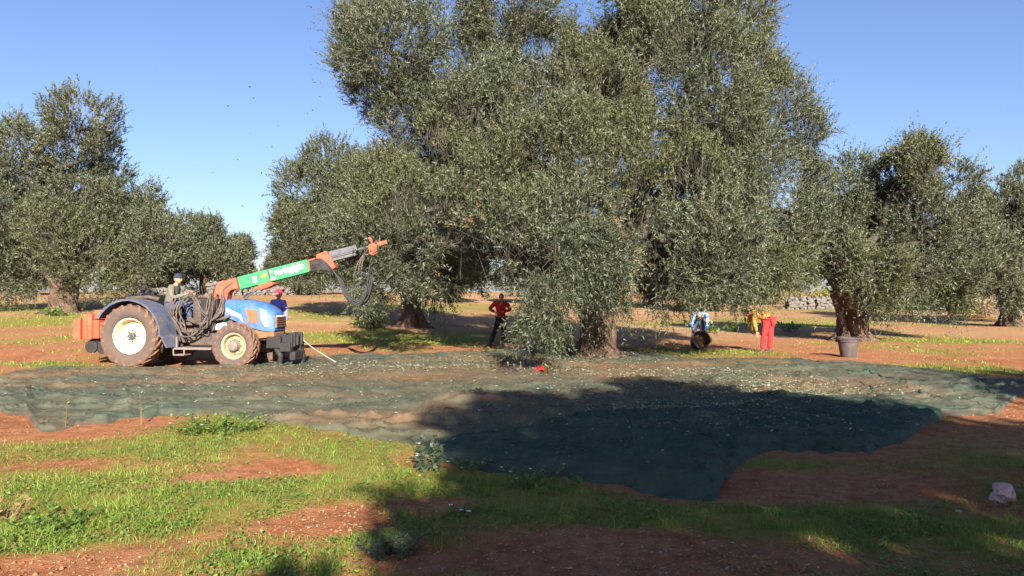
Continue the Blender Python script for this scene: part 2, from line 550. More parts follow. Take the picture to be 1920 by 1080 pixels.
def axis(segs):
    out = []
    for a, b, st in segs:
        out.append(np.arange(a, b, st))
    return np.concatenate(out + [np.array([segs[-1][1]])])
far = 42 * (420 / 42) ** (np.arange(1, 46) / 45)
ys = np.concatenate([axis([(-60, 2, 3.0), (2, 15, .10), (15, 26, .18), (26, 42, .4)]), far])
xr = np.concatenate([np.arange(0, 10, .10), np.arange(10, 18, .3), 18 * (330 / 18) ** (np.arange(0, 41) / 40)])
xs = np.concatenate([-xr[:0:-1], xr])
GX, GY = np.meshgrid(xs, ys)
vx, vy = GX.ravel(), GY.ravel()
gm_ = grass_mask(vx, vy)
pale_ = np.clip(sstep(18, 40, vy) * .95 * fbm(vx * .1, vy * .3, 77, 3) * 1.5, 0, 1)
vz = ground_z(vx, vy) + gm_ * .015 + (fbm(vx * 6, vy * 6, 31, 2) - .5) * .028 * sstep(40, 10, vy)
nx, ny = len(xs), len(ys)
i = np.arange(ny - 1)[:, None] * nx + np.arange(nx - 1)[None, :]
f = np.stack([i, i + 1, i + nx + 1, i + nx], -1).reshape(-1, 4)
me = np_mesh('ground', np.stack([vx, vy, vz], 1), f, [M['soil']], attrs={'grass': ('POINT', gm_), 'pale': ('POINT', pale_)}, smooth=True)
ground = link(bpy.data.objects.new('ground', me))
tag(ground, 'red soil of the olive grove with patches of grass', kind='structure')

# ------------------------------------------------------------------ harvest nets
def net(name, label, near, back, m, seed, lift, mounds=(), cols=560, rows=140, dirtblobs=(), bias=1.5, dirty=1.0, amp=1.0):
    near, back = np.array(near, float), np.array(back, float)
    pxs = np.linspace(near[0, 0], near[-1, 0], cols)
    jit = (fbm(pxs * .035, pxs * 0 + seed, seed, 3) - .5)
    yn = np.interp(pxs, near[:, 0], near[:, 1]) + jit * 12
    yb = np.interp(pxs, back[:, 0], back[:, 1]) + (fbm(pxs * .04, pxs * 0 + 3.3, seed + 8, 3) - .5) * 7
    Yn, Yb = CAM_H * FPX / (yn - HOR), CAM_H * FPX / (yb - HOR)
    t = np.linspace(0, 1, rows)[:, None] ** bias
    Y = Yn[None, :] + (Yb - Yn)[None, :] * t
    X = ((pxs - 960) / FPX)[None, :] * (Yn[None, :] * (1 - t) + Yb[None, :] * t)
    w = (fbm(X * .9, Y * 1.6, seed, 3) - .5)
    def crease(fx, fy, sk, sd, ex):
        return (1 - np.abs(2 * noise2(X * fx + sk * Y + 1.6 * w, Y * fy - sk * X + 1.8 * w, seed + sd) - 1)) ** ex
    ridge, ridge2, ridge3 = crease(.5, 1.9, .2, 3, 9), crease(1.4, 3.4, -.8, 5, 8), crease(3.2, 5.5, 1.3, 6, 6)
    edge = np.exp(-((t * (Yb - Yn)[None, :]) / .22) ** 2)
    edgeb = np.exp(-(((1 - t) * (Yb - Yn)[None, :]) / .4) ** 2)
    h = .012 + .035 * np.clip(w + .35, 0, 1) + amp * (.050 * ridge + .032 * ridge2 + .016 * ridge3)
    h = h * (1 - .92 * edge) * (1 - .8 * edgeb) + np.exp(-((t * (Yb - Yn)[None, :] - .16) / .09) ** 2) * .06 * noise2(X * 3, Y * 2, seed + 11) ** 2 + edgeb * .03 * noise2(X * 4, Y, seed + 12)
    for px, py, rx, ry, a in mounds:
        cx, cy = flat(px, py)
        q = ((X - cx) / rx) ** 2 + ((Y - cy) / ry) ** 2
        h = h + a * np.exp(-q * 1.5) * (.8 + .4 * noise2(X * 4, Y * 4, seed + 7))
    Z = ground_z(X, Y) + h + lift + .012
    Z = Z - (lift + .02) * edge
    dirt = np.clip((fbm(X * .5, Y * 1.0, seed + 20, 4) - .52) * 3.2, 0, .6) * dirty
    for px, py, rx, ry, a in dirtblobs:
        cx, cy = flat(px, py)
        dirt = dirt + a * np.exp(-(((X - cx) / rx) ** 2 + ((Y - cy) / ry) ** 2))
    i_ = np.arange(rows - 1)[:, None] * cols + np.arange(cols - 1)[None, :]
    f_ = np.stack([i_, i_ + 1, i_ + cols + 1, i_ + cols], -1).reshape(-1, 4)
    me_ = np_mesh(name, np.stack([X.ravel(), Y.ravel(), Z.ravel()], 1), f_, [m], attrs={'dirt': ('POINT', np.clip(dirt, 0, .85).ravel())}, smooth=True)
    return tag(link(bpy.data.objects.new(name, me_)), label, 'net')

NET_NEAR = [(-120, 772), (0, 776), (50, 779), (66, 797), (82, 808), (105, 805), (140, 797), (250, 788), (330, 781), (400, 776), (470, 790), (560, 802), (640, 815), (780, 836), (860, 846), (1000, 852), (1200, 850), (1500, 838), (1680, 806), (1755, 786), (1800, 779), (1868, 778), (1890, 757), (1935, 737), (2050, 735)]
NET_BACK = [(-120, 700), (0, 705), (100, 693), (220, 692), (330, 692), (480, 684), (560, 674), (640, 668), (760, 667), (900, 662), (1000, 655), (1100, 650), (1200, 662), (1300, 672), (1400, 672), (1560, 680), (1660, 688), (1760, 696), (1850, 708), (1920, 714), (2050, 722)]
net('harvest_net', 'wide dusty green harvest net spread under the tree and tractor', NET_NEAR, NET_BACK, M['net'], 3, 0.0, amp=1.5,
    mounds=[(1375, 722, .55, .45, .16), (1500, 735, .45, .40, .13), (900, 762, .9, .7, .16), (1700, 735, .8, .35, .10), (1830, 762, .5, .2, .07)],
    dirtblobs=[(820, 700, 2.4, 1.6, .55), (560, 712, 2.0, 1.2, .45), (1180, 695, 2.2, 1.2, .4), (330, 700, 1.6, .8, .4), (700, 800, 1.0, .5, .5), (560, 745, 1.5, .5, .3)])
NET2_NEAR = [(795, 842), (812, 856), (850, 868), (905, 884), (990, 896), (1100, 905), (1190, 920), (1260, 934), (1310, 940), (1340, 938), (1352, 922), (1366, 898), (1384, 872), (1412, 853), (1450, 843), (1540, 847), (1625, 848), (1690, 830), (1740, 800), (1764, 783)]
NET2_BACK = [(795, 838), (812, 834), (905, 818), (1000, 800), (1100, 778), (1190, 762), (1260, 752), (1343, 748), (1392, 746), (1450, 742), (1540, 748), (1640, 760), (1700, 770), (1764, 779)]
net('harvest_net', 'green net laid in front in the shade, coloured darker for it, pulled out to a pointed corner', NET2_NEAR, NET2_BACK, M['net_shade'], 14, .05,
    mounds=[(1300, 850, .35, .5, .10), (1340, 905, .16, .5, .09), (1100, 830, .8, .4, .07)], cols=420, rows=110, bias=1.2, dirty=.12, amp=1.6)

# ------------------------------------------------------------------ olive trees
def unit(a):
    return a / np.maximum(np.linalg.norm(a, axis=-1, keepdims=True), 1e-9)

def crown_mesh(name, lobes, n_shoots, K, LL, LW, shootL, seed, mat_, back=.6, gap=.36, twigs=True, voids=()):
    rg = np.random.default_rng(seed)
    L = np.array([l[:7] for l in lobes], float)       # cx cy cz rx ry rz droop
    c, r, dr = L[:, :3], L[:, 3:6], L[:, 6]
    wgt = (r[:, 0] * r[:, 1] + r[:, 0] * r[:, 2] + r[:, 1] * r[:, 2]) ** 1.0
    wgt /= wgt.sum()
    P, U, D = [], [], []
    have = 0
    while have < n_shoots:
        n = n_shoots * 2
        k = rg.choice(len(L), n, p=wgt)
        u = unit(rg.normal(size=(n, 3)))
        q = c[k] + u * r[k]
        rad = 1 - .42 * rg.random(n) ** 1.5
        rad = rad * (1 + .55 * (noise3(q[:, 0] * .9, q[:, 1] * .9, q[:, 2] * .9, seed) - .5) + .40 * (noise3(q[:, 0] * 2.4, q[:, 1] * 2.4, q[:, 2] * 2.4, seed + 1) - .5))
        p = c[k] + u * r[k] * rad[:, None]
        ok = rg.random(n) < np.where(u[:, 1] > .35, back, 1.0)
        ok &= rg.random(n) < np.where(u[:, 2] < -.5, .55, 1.0)
        nn = noise3(p[:, 0] * 1.5, p[:, 1] * 1.5, p[:, 2] * 1.2, seed + 2)
        nn = .5 * nn + .5 * noise3(p[:, 0] * .62, p[:, 1] * .62, p[:, 2] * .5, seed + 9)
        ok &= (nn > gap) | (rg.random(n) < .08)
        dmin = np.full(n, 9.0)
        for j in range(len(L)):
            dj = np.linalg.norm((p - c[j]) / r[j], axis=1)
            dmin = np.where(k == j, dmin, np.minimum(dmin, dj))
        ok &= (dmin > .62) | (rg.random(n) < .12)
        for (x_, y_, z_, rx_, ry_, rz_) in voids:
            wob = .8 + .5 * noise3(p[:, 0] * 1.7, p[:, 1] * 1.7, p[:, 2] * 1.7, seed + 15)
            ok &= (((p[:, 0] - x_) / rx_) ** 2 + ((p[:, 1] - y_) / ry_) ** 2 + ((p[:, 2] - z_) / rz_) ** 2 > wob) | (rg.random(n) < .05)
        P.append(p[ok]); U.append(u[ok]); D.append(dr[k][ok])
        have += int(ok.sum())
    p, u, dd = [np.concatenate(a)[:n_shoots] for a in (P, U, D)]
    S = len(p)
    up = np.array([0, 0, 1.0])
    dirn = unit(u * .75 + up * (.75 - 1.75 * dd)[:, None] + rg.normal(size=(S, 3)) * .38)
    ln = shootL * (.45 + 1.0 * rg.random(S) ** 1.3) * np.where(rg.random(S) < .10, 1.7, 1.0)
    a = unit(np.cross(dirn, rg.normal(size=(S, 3))))
    b = np.cross(dirn, a)
    t = (np.arange(K)[None, :] + rg.random((S, K)) * .8) / K
    pos = p[:, None] + dirn[:, None] * (ln[:, None] * t)[..., None]
    pos[..., 2] -= (.10 + .35 * dd)[:, None] * ln[:, None] * t ** 2
    ph = np.arange(K)[None, :] * 2.4 + rg.random((S, 1)) * 6.28
    ld = unit(dirn[:, None] * .75 + (a[:, None] * np.cos(ph)[..., None] + b[:, None] * np.sin(ph)[..., None]) * .75 + rg.normal(size=(S, K, 3)) * .22)
    side = unit(np.cross(ld, up + rg.normal(size=(S, K, 3)) * 1.25))
    sz = (.7 + .6 * rg.random((S, K)))[..., None]
    l, w = ld * LL * sz, side * LW * sz * .5
    v = np.stack([pos + w, pos + l + w * .15, pos - w], 2).reshape(-1, 3)
    nf = S * K
    fq = np.arange(nf * 3).reshape(nf, 3)
    clump = noise3(p[:, 0] * .55, p[:, 1] * .55, p[:, 2] * .55, seed + 4)
    rnd = np.clip(.55 * rg.random((S, K)) + .45 * np.repeat(clump[:, None], K, 1) + .0, 0, .97)
    deadp = noise3(p[:, 0] * .9, p[:, 1] * .9, p[:, 2] * .9, seed + 6) > .90
    rnd = np.where(deadp[:, None] & (rg.random((S, K)) < .7), 1.0, rnd).ravel()
    mi = np.zeros(nf, int)
    if twigs:
        e = p + dirn * ln[:, None] * .95
        e[:, 2] -= (.10 + .35 * dd) * ln * .9
        w2 = a * .0038 * (LL / .1)
        st = p - dirn * ln[:, None] * .9 - up * ln[:, None] * .25
        tv = np.stack([st - w2, st + w2, e], 1).reshape(-1, 3)
        fq = np.concatenate([fq, len(v) + np.arange(S * 3).reshape(S, 3)])
        v = np.concatenate([v, tv])
        mi = np.concatenate([mi, np.ones(S, int)])
        rnd = np.concatenate([rnd, np.zeros(S)])
    hue = np.clip((noise3(p[:, 0] * .42, p[:, 1] * .42, p[:, 2] * .42, seed + 12) - .5) * 2.4, 0, .38) * (.3 + .8 * rg.random(S))
    hue = np.repeat(np.clip(hue, 0, .8)[:, None], K, 1).ravel()
    hue = np.concatenate([hue, np.zeros(len(rnd) - len(hue))])
    return np_mesh(name, v, fq, [mat_, M['twig']], mi, {'rnd': ('FACE', rnd), 'hue': ('FACE', hue)})

def trunk_mesh(name, r0, r1, h, targets, seed, lean=(0, 0), flutes=5, limb_r=.16, base_z=-.15):
    """gnarled fluted trunk standing at the origin, limbs running to the targets (local points)"""
    rg = random.Random(seed)
    mb = MB()
    na, nh = 40, 26
    ph = [rg.random() * 6.28 for _ in range(6)]
    rings = []
    for k in range(nh):
        t = k / (nh - 1)
        z = base_z + (h - base_z) * t
        flare = 1 + 1.0 * max(0, 1 - t * 3.0) ** 2 + .35 * max(0, t - .7) / .3
        ring = []
        for q in range(na):
            th = 2 * math.pi * q / na
            tw = th + t * 1.1
            fl = .5 + .5 * math.cos(flutes * tw + ph[0] + .8 * math.sin(2 * tw + ph[1]))
            fl2 = .5 + .5 * math.cos((2 * flutes + 1) * tw + ph[2] + 3 * t)
            nz = float(noise3(math.cos(th) * 2 + seed, math.sin(th) * 2, z * 1.8, seed))
            rr = (r0 + (r1 - r0) * t) * flare * (.50 + .50 * fl ** .6 + .16 * fl2 + .45 * (nz - .5))
            ring.append(Vector((math.cos(th) * rr + lean[0] * t, math.sin(th) * rr + lean[1] * t, z)))
        rings.append(ring)
    mb.loft(rings)
    top = Vector((lean[0], lean[1], h))
    for tg in targets:
        tg = Vector(tg)
        st = top + Vector((tg.x - top.x, tg.y - top.y, 0)).normalized() * r1 * .55 - Vector((0, 0, .35))
        dv = tg - st
        n = 7
        pts, rad = [], []
        for k in range(n + 1):
            t = k / n
            p = st + dv * t + Vector((rg.uniform(-1, 1), rg.uniform(-1, 1), rg.uniform(-.6, 1))) * (.10 * dv.length * math.sin(math.pi * t) * .8)
            p.z += .14 * dv.length * math.sin(math.pi * t)
            pts.append(p)
            rad.append(limb_r * (1.25 - .95 * t) * rg.uniform(.88, 1.12))
        mb.tube(catmull(pts, 3), sum([[rad[min(k, n)] + (rad[min(k + 1, n)] - rad[min(k, n)]) * j / 3 for j in range(3)] for k in range(n)], []) + [rad[-1]], 7)
        for _ in range(3):                             # side branches inside the crown
            k = rg.randint(3, n)
            q = pts[k]
            e = q + Vector((rg.uniform(-1, 1), rg.uniform(-1, 1), rg.uniform(-.3, 1))).normalized() * rg.uniform(.5, 1.1)
            mb.tube([q, (q + e) / 2 + Vector((0, 0, .1)), e], [rad[k] * .6, rad[k] * .4, rad[k] * .2], 5)
    me_ = bpy.data.meshes.new(name)
    me_.from_pydata([tuple(p) for p in mb.v], [], mb.f)
    me_.polygons.foreach_set('use_smooth', np.ones(len(me_.polygons), dtype=bool))
    me_.materials.append(M['bark'])
    me_.materials.append(M['limb'])
    nt_ = na * (nh - 1) + 2
    mi_ = np.ones(len(me_.polygons), dtype=np.int32)
    mi_[:nt_] = 0
    me_.polygons.foreach_set('material_index', mi_)
    return me_

def px_lobes(lst, Y, base, seed, depth=1.0, flatten=1.0, shrink=.26):
    """lobes read off the photo: px, py, radius px, depth offset m, droop -> ellipsoids local to base"""
    rg = random.Random(seed)
    out = []
    for e in lst:
        px, py, rp = e[:3]
        dy = e[3] if len(e) > 3 and e[3] is not None else rg.uniform(-1, 1) * depth
        drp = e[4] if len(e) > 4 else 0.0
        c = at(px, py, Y + dy) - Vector(base)
        rr = max(.35, rp / FPX * (Y + dy) - shrink)
        out.append((c.x, c.y, c.z, rr, rr * rg.uniform(.9, 1.1), rr * flatten * rg.uniform(.95, 1.1), drp))
    return out

def olive_tree(label, base, lobes, trunk, n_shoots, K, LL, LW, shootL, seed, back=.6, gap=.36, mat_='olive', group='olive trees', targets=None, voids=()):
    root = empty('olive_tree', base)
    tag(root, label, 'tree', group)
    tg = targets or [l[:3] for l in lobes if l[3] > .7][:26]
    link(bpy.data.objects.new('trunk', trunk_mesh('trunk', *trunk[:3], tg, seed, *trunk[3:])), root)
    link(bpy.data.objects.new('crown', crown_mesh('crown', lobes, n_shoots, K, LL, LW, shootL, seed, M[mat_], back, gap, voids=voids)), root)
    return root

# the great tree
BX, BY = flat(1118, 668)
base = (BX, BY, gz(BX, BY))
MAIN = [(740, 95, 105, -1.5), (775, 205, 85, -1.0), (690, 60, 70, 0.), (830, -20, 110, 0), (660, 120, 45, .5), (700, 175, 60, -.5), (885, 130, 95, 1.0), (970, 10, 85, -.5), (1005, 110, 80, .5), (1160, -50, 120, .5), (1290, -60, 130, 0), (1385, 30, 90, .5),
        (1420, 20, 45, 0), (1300, 90, 110, -1.0), (1180, 80, 95, 0), (1400, 140, 90, 0), (1455, 190, 65, 0), (1495, 245, 50, .3), (1350, 230, 105, -1.5), (1130, 180, 95, -1.0), (1000, 210, 110, -1.0), (900, 250, 105, -.5), (1240, 230, 90, .8), (1060, 280, 110, -2.0), (940, 330, 110, -2.2),
        (720, 330, 65, -1.5), (770, 400, 95, -2.2), (860, 400, 90, -2.8), (735, 300, 55, .5), (830, 300, 75, -1.5), (1170, 330, 90, -2.0), (1290, 340, 90, -2.2), (1400, 330, 100, -1.5), (1485, 330, 65, .3), (1500, 400, 60, 0), (1440, 420, 95, -2.0), (1340, 440, 100, -3.0),
        (960, 430, 90, -3.2), (1060, 420, 95, -3.4), (1180, 430, 80, -2.6), (1260, 460, 85, -2.6), (700, 430, 70, -2.0), (640, 430, 45, -.5),
        (755, 480, 70, -2.4, .3), (690, 480, 50, -2., .3), (835, 455, 60, -2.0, .3), (1420, 485, 80, -2.0, .4), (1345, 520, 66, -2.6, .6), (1270, 530, 60, -2.6, .6), (1475, 470, 60, -1.0, .5), (1210, 490, 50, -2.0, .6), (1390, 530, 40, -1.8, .6), (1240, 565, 30, -2.4, .9), (1440, 535, 36, -1.6, .8),
        (1035, 490, 75, -4.5, .6), (1110, 480, 75, -3.8, .6), (1012, 535, 44, -5.1, .8), (1038, 560, 44, -5.1, .9), (1014, 580, 32, -5.1, 1.0), (1105, 530, 40, -3.8, .8), (1160, 490, 42, -3.2, .7), (1004, 605, 22, -5.1, 1.0), (1030, 605, 26, -5.1, 1.0), (775, 530, 36, -1.6, .7), (1135, 535, 38, -3.0, .9), (1152, 560, 24, -2.6, 1.0), (1520, 250, 30, .2), (1530, 335, 42, .2), (1522, 420, 44, -.4), (865, 200, 62, -2.2), (870, 60, 60, 0), (950, 150, 60, -.6), (1080, 140, 62, -.4), (1230, 150, 60, -.4), (1090, 250, 65, -1.6), (820, 250, 55, -2.4), (1180, 250, 60, -1.6), (1290, 250, 60, -2.0)]
lob = px_lobes(MAIN, BY, base, 1, shrink=.17)
rg0 = random.Random(5)
for k in range(26):                                   # the far half of the crown, behind what the photo shows
    a_, z_ = rg0.uniform(.1, math.pi - .1), rg0.uniform(2.2, 9.2)
    rad_ = rg0.uniform(2.2, 5.2) * (1 - max(0, z_ - 6) / 9)
    rr = rg0.uniform(1.0, 1.6)
    lob.append((math.cos(a_) * rad_, math.sin(a_) * rad_ * .85 + .3, z_, rr, rr, rr, .1))
tg = [l[:3] for l in lob[:57:2] if l[2] > 2.5]
VOID = []
for px, py, rx, rz, dy in [(905, 510, 55, 44, -1.5), (850, 500, 30, 30, -2.2), (1200, 395, 24, 46, -3.0), (1120, 400, 30, 26, -3.6), (745, 282, 36, 16, -1.4), (880, 455, 40, 18, -3.0), (1335, 165, 22, 50, -1.0), (800, 290, 28, 30, -1.8), (1225, 470, 22, 45, -2.6), (640, 460, 26, 20, -1.0), (932, 40, 14, 40, 0), (1090, 40, 12, 38, 0), (1010, 310, 22, 22, -2.4), (1385, 400, 24, 18, -2.4), (840, 430, 26, 18, -3.0), (960, 480, 30, 22, -3.4)]:
    c_ = at(px, py, BY + dy) - Vector(base)
    VOID.append((c_.x, c_.y, c_.z, rx / 62, 2.0 if dy else 3.0, rz / 62))
olive_tree('huge spreading olive tree filling the middle of the picture above the nets', base, lob, (.60, .50, 2.1, (.1, .1), 4, .20), 50000, 16, .094, .027, .48, 11, back=.26, gap=.425, targets=tg, voids=VOID)

def side_tree(label, px, py, Y, lst, seed, n, LL=.12, LW=.044, trunk=(.5, .42, 1.7, (0, 0), 4, .15), X=None, z=None, extra=10, ext_r=3.2, mat_='olive', K=14, shootL=.5, gap=.36, dz=0):
    x = (px - 960) / FPX * Y
    base = (x, Y, gz(x, Y))
    lb = px_lobes(lst, Y, base, seed, depth=1.6)
    rgx = random.Random(seed)
    zc = np.mean([l[2] for l in lb]); xc = np.mean([l[0] for l in lb])
    for k in range(extra):
        rr = rgx.uniform(.9, 1.5)
        lb.append((xc + rgx.uniform(-1, 1) * ext_r, rgx.uniform(.6, 3.2), zc + rgx.uniform(-1.5, 1.8), rr, rr, rr, .1))
    return olive_tree(label, base, lb, trunk, n, K, LL, LW, shootL, seed, back=.45, gap=gap, mat_=mat_)

side_tree('olive tree at the left edge with rounded top and pale exposed trunk', 120, 575, 34.5,
          [(150, 235, 78), (130, 290, 70), (190, 280, 45), (40, 290, 70), (30, 250, 40), (-20, 400, 100), (60, 390, 85), (150, 380, 95), (225, 400, 70), (275, 385, 45), (292, 440, 55), (60, 480, 80), (170, 480, 85), (250, 500, 55, None, .4), (-60, 300, 80), (20, 530, 45, None, .6), (215, 535, 35, None, .6), (-70, 480, 80), (100, 440, 70, -1.8), (60, 545, 25, -1.5, .8)], 21, 13500, trunk=(.62, .5, 1.6, (0, 0), 5, .15))
side_tree('olive tree standing behind the boom tip, left of the great tree', 775, 598, 32.5,
          [(610, 315, 62), (590, 345, 45), (650, 370, 80), (560, 430, 60), (528, 425, 32), (535, 480, 40), (640, 460, 85), (715, 370, 90), (690, 500, 75), (780, 450, 90), (850, 400, 100), (870, 500, 60), (690, 560, 42, -2.0, .9), (605, 500, 50, None, .5), (820, 550, 40, -1.5, .8), (740, 310, 60), (570, 380, 40), (700, 585, 26, -2.2, 1.0)], 22, 13500, trunk=(.55, .45, 1.9, (-.2, 0), 4, .15), mat_='olivefar')
side_tree('olive tree behind the standing bucket with dark twisted trunk', 1602, 640, 27.8,
          [(1600, 320, 42), (1590, 300, 28), (1585, 385, 55), (1675, 330, 52), (1735, 315, 62), (1790, 345, 52), (1720, 290, 40), (1560, 440, 55), (1650, 420, 75), (1720, 420, 85), (1790, 430, 65), (1832, 400, 40), (1640, 520, 60, -1.6, .4), (1700, 520, 68, -1.8, .5), (1770, 530, 58, None, .6), (1590, 480, 45), (1800, 560, 32, None, .8), (1530, 380, 42), (1515, 460, 50), (1650, 570, 30, -1.5, .9), (1720, 570, 32, -1.2, .9), (1830, 500, 45)], 23, 14500, LL=.112, LW=.039, trunk=(.52, .42, 1.9, (-.25, 0), 5, .15), gap=.40)
side_tree('olive tree cut by the right edge of the picture', 1893, 612, 39,
          [(1890, 390, 52), (1925, 350, 45), (1865, 470, 45), (1930, 460, 70), (1862, 540, 38, None, .5), (1905, 550, 42, None, .6), (1970, 400, 80), (1985, 500, 70), (1900, 430, 50)], 24, 6500, LL=.16, LW=.052, trunk=(.5, .42, 1.9, (0, 0), 4, .15))
side_tree('small rounded olive tree far off between left edge tree and boom', 385, 548, 72,
          [(390, 445, 38), (360, 480, 42), (418, 485, 38), (330, 455, 40), (300, 490, 42), (345, 430, 30), (380, 510, 40)], 25, 5500, LL=.24, LW=.075, trunk=(.5, .42, 1.9, (0, 0), 4, .15), shootL=.7, ext_r=2)
side_tree('smallest olive tree on the skyline beside the pale sky gap', 440, 545, 88,
          [(440, 462, 18), (432, 490, 24), (450, 490, 18), (440, 510, 24)], 26, 2200, LL=.26, LW=.08, trunk=(.4, .34, 1.6, (0, 0), 4, .12), shootL=.7, ext_r=1.2, extra=4)

# more of the grove behind, sharing one crown and one trunk mesh per kind
rgb = random.Random(77)
def generic(seed):
    lb = []
    rgx = random.Random(seed)
    for k in range(24):
        a_ = rgx.uniform(0, 6.28)
        z_ = rgx.uniform(1.6, 6.3)
        q = rgx.uniform(.6, 3.4) * (1.1 - max(0, z_ - 3.4) / 4.5)
        rr = rgx.uniform(.9, 1.5)
        lb.append((math.cos(a_) * q, math.sin(a_) * q, z_, rr, rr, rr, .5 if z_ < 2.4 else .05))
    return (trunk_mesh('trunk', .5, .4, 1.7, [l[:3] for l in lb[:12]], seed, (0, 0), 4, .14),
            crown_mesh('crown', lb, 5500, 13, .21, .072, .62, seed, M['olivefar'], 1.0, .36))
GEN = [generic(31), generic(32)]
for label, px, Y, sc, rz, g in [
        ('olive tree behind the ballast end of the tractor, beyond the left edge tree', 262, 58, 1.0, 1.0, 0),
        ('distant olive tree seen under the hanging hoses', 592, 66, .82, 2.2, 1),
        ('distant olive tree between the boom tip tree and the man in red shirt', 850, 70, .95, 4.1, 0),
        ('distant olive tree seen left of the great trunk', 1010, 78, 1.0, 5.0, 1),
        ('distant olive tree seen right of the great trunk', 1215, 74, 1.0, .4, 0),
        ('distant olive tree above the man bending over a bucket', 1330, 62, .95, 2.9, 1),
        ('distant olive tree above the man in red trousers', 1455, 80, 1.05, 3.3, 0),
        ('distant olive tree between the bucket tree and the right edge tree', 1832, 62, 1.0, 1.4, 1),
        ('distant olive tree filling the gap right of the bucket tree trunk', 1720, 84, 1.05, 2.0, 0),
        ('distant olive tree at the far left behind the left edge tree', 20, 66, 1.05, 5.5, 1),
        ('unseen olive tree added off to the right to block sky light', 0, 0, 1.15, 2.5, 1),  # added out of view, screens off sky light to deepen the foreground shade
        ('distant olive tree low on the skyline right of the pale sky gap', 545, 95, .9, 3.7, 0)]:
    x = (px - 960) / FPX * Y
    if Y == 0:
        x, Y = 14.5, -5.0
    root = empty('olive_tree', (x, Y, gz(x, Y)), rz)
    root.scale = (sc, sc, sc)
    tag(root, label, 'tree', 'olive trees')
    for nm, me_ in zip(('trunk', 'crown'), GEN[g]):
        link(bpy.data.objects.new(nm, me_), root)

# the far edge of the grove, too distant to tell its trees apart
rgf = random.Random(91)
lb = []
for k in range(150):
    px = rgf.uniform(-500, 2400)
    Y_ = rgf.uniform(105, 135)
    rr = rgf.uniform(1.2, 2.0)
    x_ = (px - 960) / FPX * Y_
    lb.append((x_, Y_, gz(x_, Y_) + rgf.uniform(.8, 2.2 if 420 < px < 520 else 4.2), rr, rr, rr, .2))
me = crown_mesh('far_grove', lb, 6500, 8, .6, .24, 1.2, 92, M['olivefar'], .4, .25, twigs=False)
tag(link(bpy.data.objects.new('far_grove', me)), 'far edge of the olive grove along the horizon', 'trees', kind='stuff')

# the tree behind the camera whose shadow lies over the nets
tn = 1 / math.tan(R(SUN_EL))
SB = (5.4, -9.6)
lb = []
for sx, sy, r_, z_ in [(.9, 8.6, 1.5, 7.2), (.7, 10.6, .7, 8.2), (3.1, 10.6, 1.6, 8.0), (2.7, 13.1, .7, 8.8), (5.2, 7.6, 1.6, 7.2), (2.4, 6.5, 1.8, 6.4), (6.0, 4.5, 1.9, 5.6), (1.4, 4.6, 1.9, 5.2), (4.0, 3.5, 2.2, 5.0), (8.2, 3.6, 2.0, 5.0), (1.0, 1.2, 1.8, 3.6), (3.5, 0, 2.0, 3.4), (6.5, 0, 2.0, 3.4), (8.5, 0.5, 1.8, 3.8), (9.0, 5.5, 1.3, 6.0), (4.6, 9.6, 1.0, 7.8), (1.2, -1.5, 1.6, 2.4), (6.8, -2.5, 1.6, 2.2), (10.5, 4.0, 1.8, 5.2), (7.4, 6.4, 1.3, 6.4), (4.2, 7.6, 1.5, 6.8), (10.5, 0, 1.8, 3.4), (2.2, 9.2, 1.2, 7.4)]:
    lb.append((sx - SHADOW_X * z_ * tn - SB[0], sy - z_ * tn - SB[1], z_, r_, r_ * .85, r_ * .9, .0))
olive_tree('olive tree standing behind the camera, casting the foreground shade', (SB[0], SB[1], gz(*SB)), lb, (.5, .4, 2.0, (0, 0), 4, .15), 6000, 14, .25, .10, .5, 41, back=1.0, gap=.37)

# ------------------------------------------------------------------ grass, weeds, pebbles, fallen leaves
rgn = np.random.default_rng(9)
def in_net(x, y):
    px = 960 + x / y * FPX
    py = HOR + CAM_H * FPX / y
    a = np.array(NET_NEAR); b = np.array(NET_BACK); c = np.array(NET2_NEAR); e = np.array(NET2_BACK)
    n1 = (py < np.interp(px, a[:, 0], a[:, 1])) & (py > np.interp(px, b[:, 0], b[:, 1]))
    n2 = (py < np.interp(px, c[:, 0], c[:, 1], left=0, right=0)) & (py > np.interp(px, e[:, 0], e[:, 1], left=9999, right=9999))
    return n1 | n2

def scatter(n, y0, y1, power=2.0, margin=1.12):
    """points over the ground in the camera's wedge, denser near it"""
    u = rgn.random(n)
    y = (y0 ** (1 - power) + u * (y1 ** (1 - power) - y0 ** (1 - power))) ** (1 / (1 - power)) if power != 1 else y0 * (y1 / y0) ** u
    x = (rgn.random(n) * 2 - 1) * .70 * margin * y
    return x, y

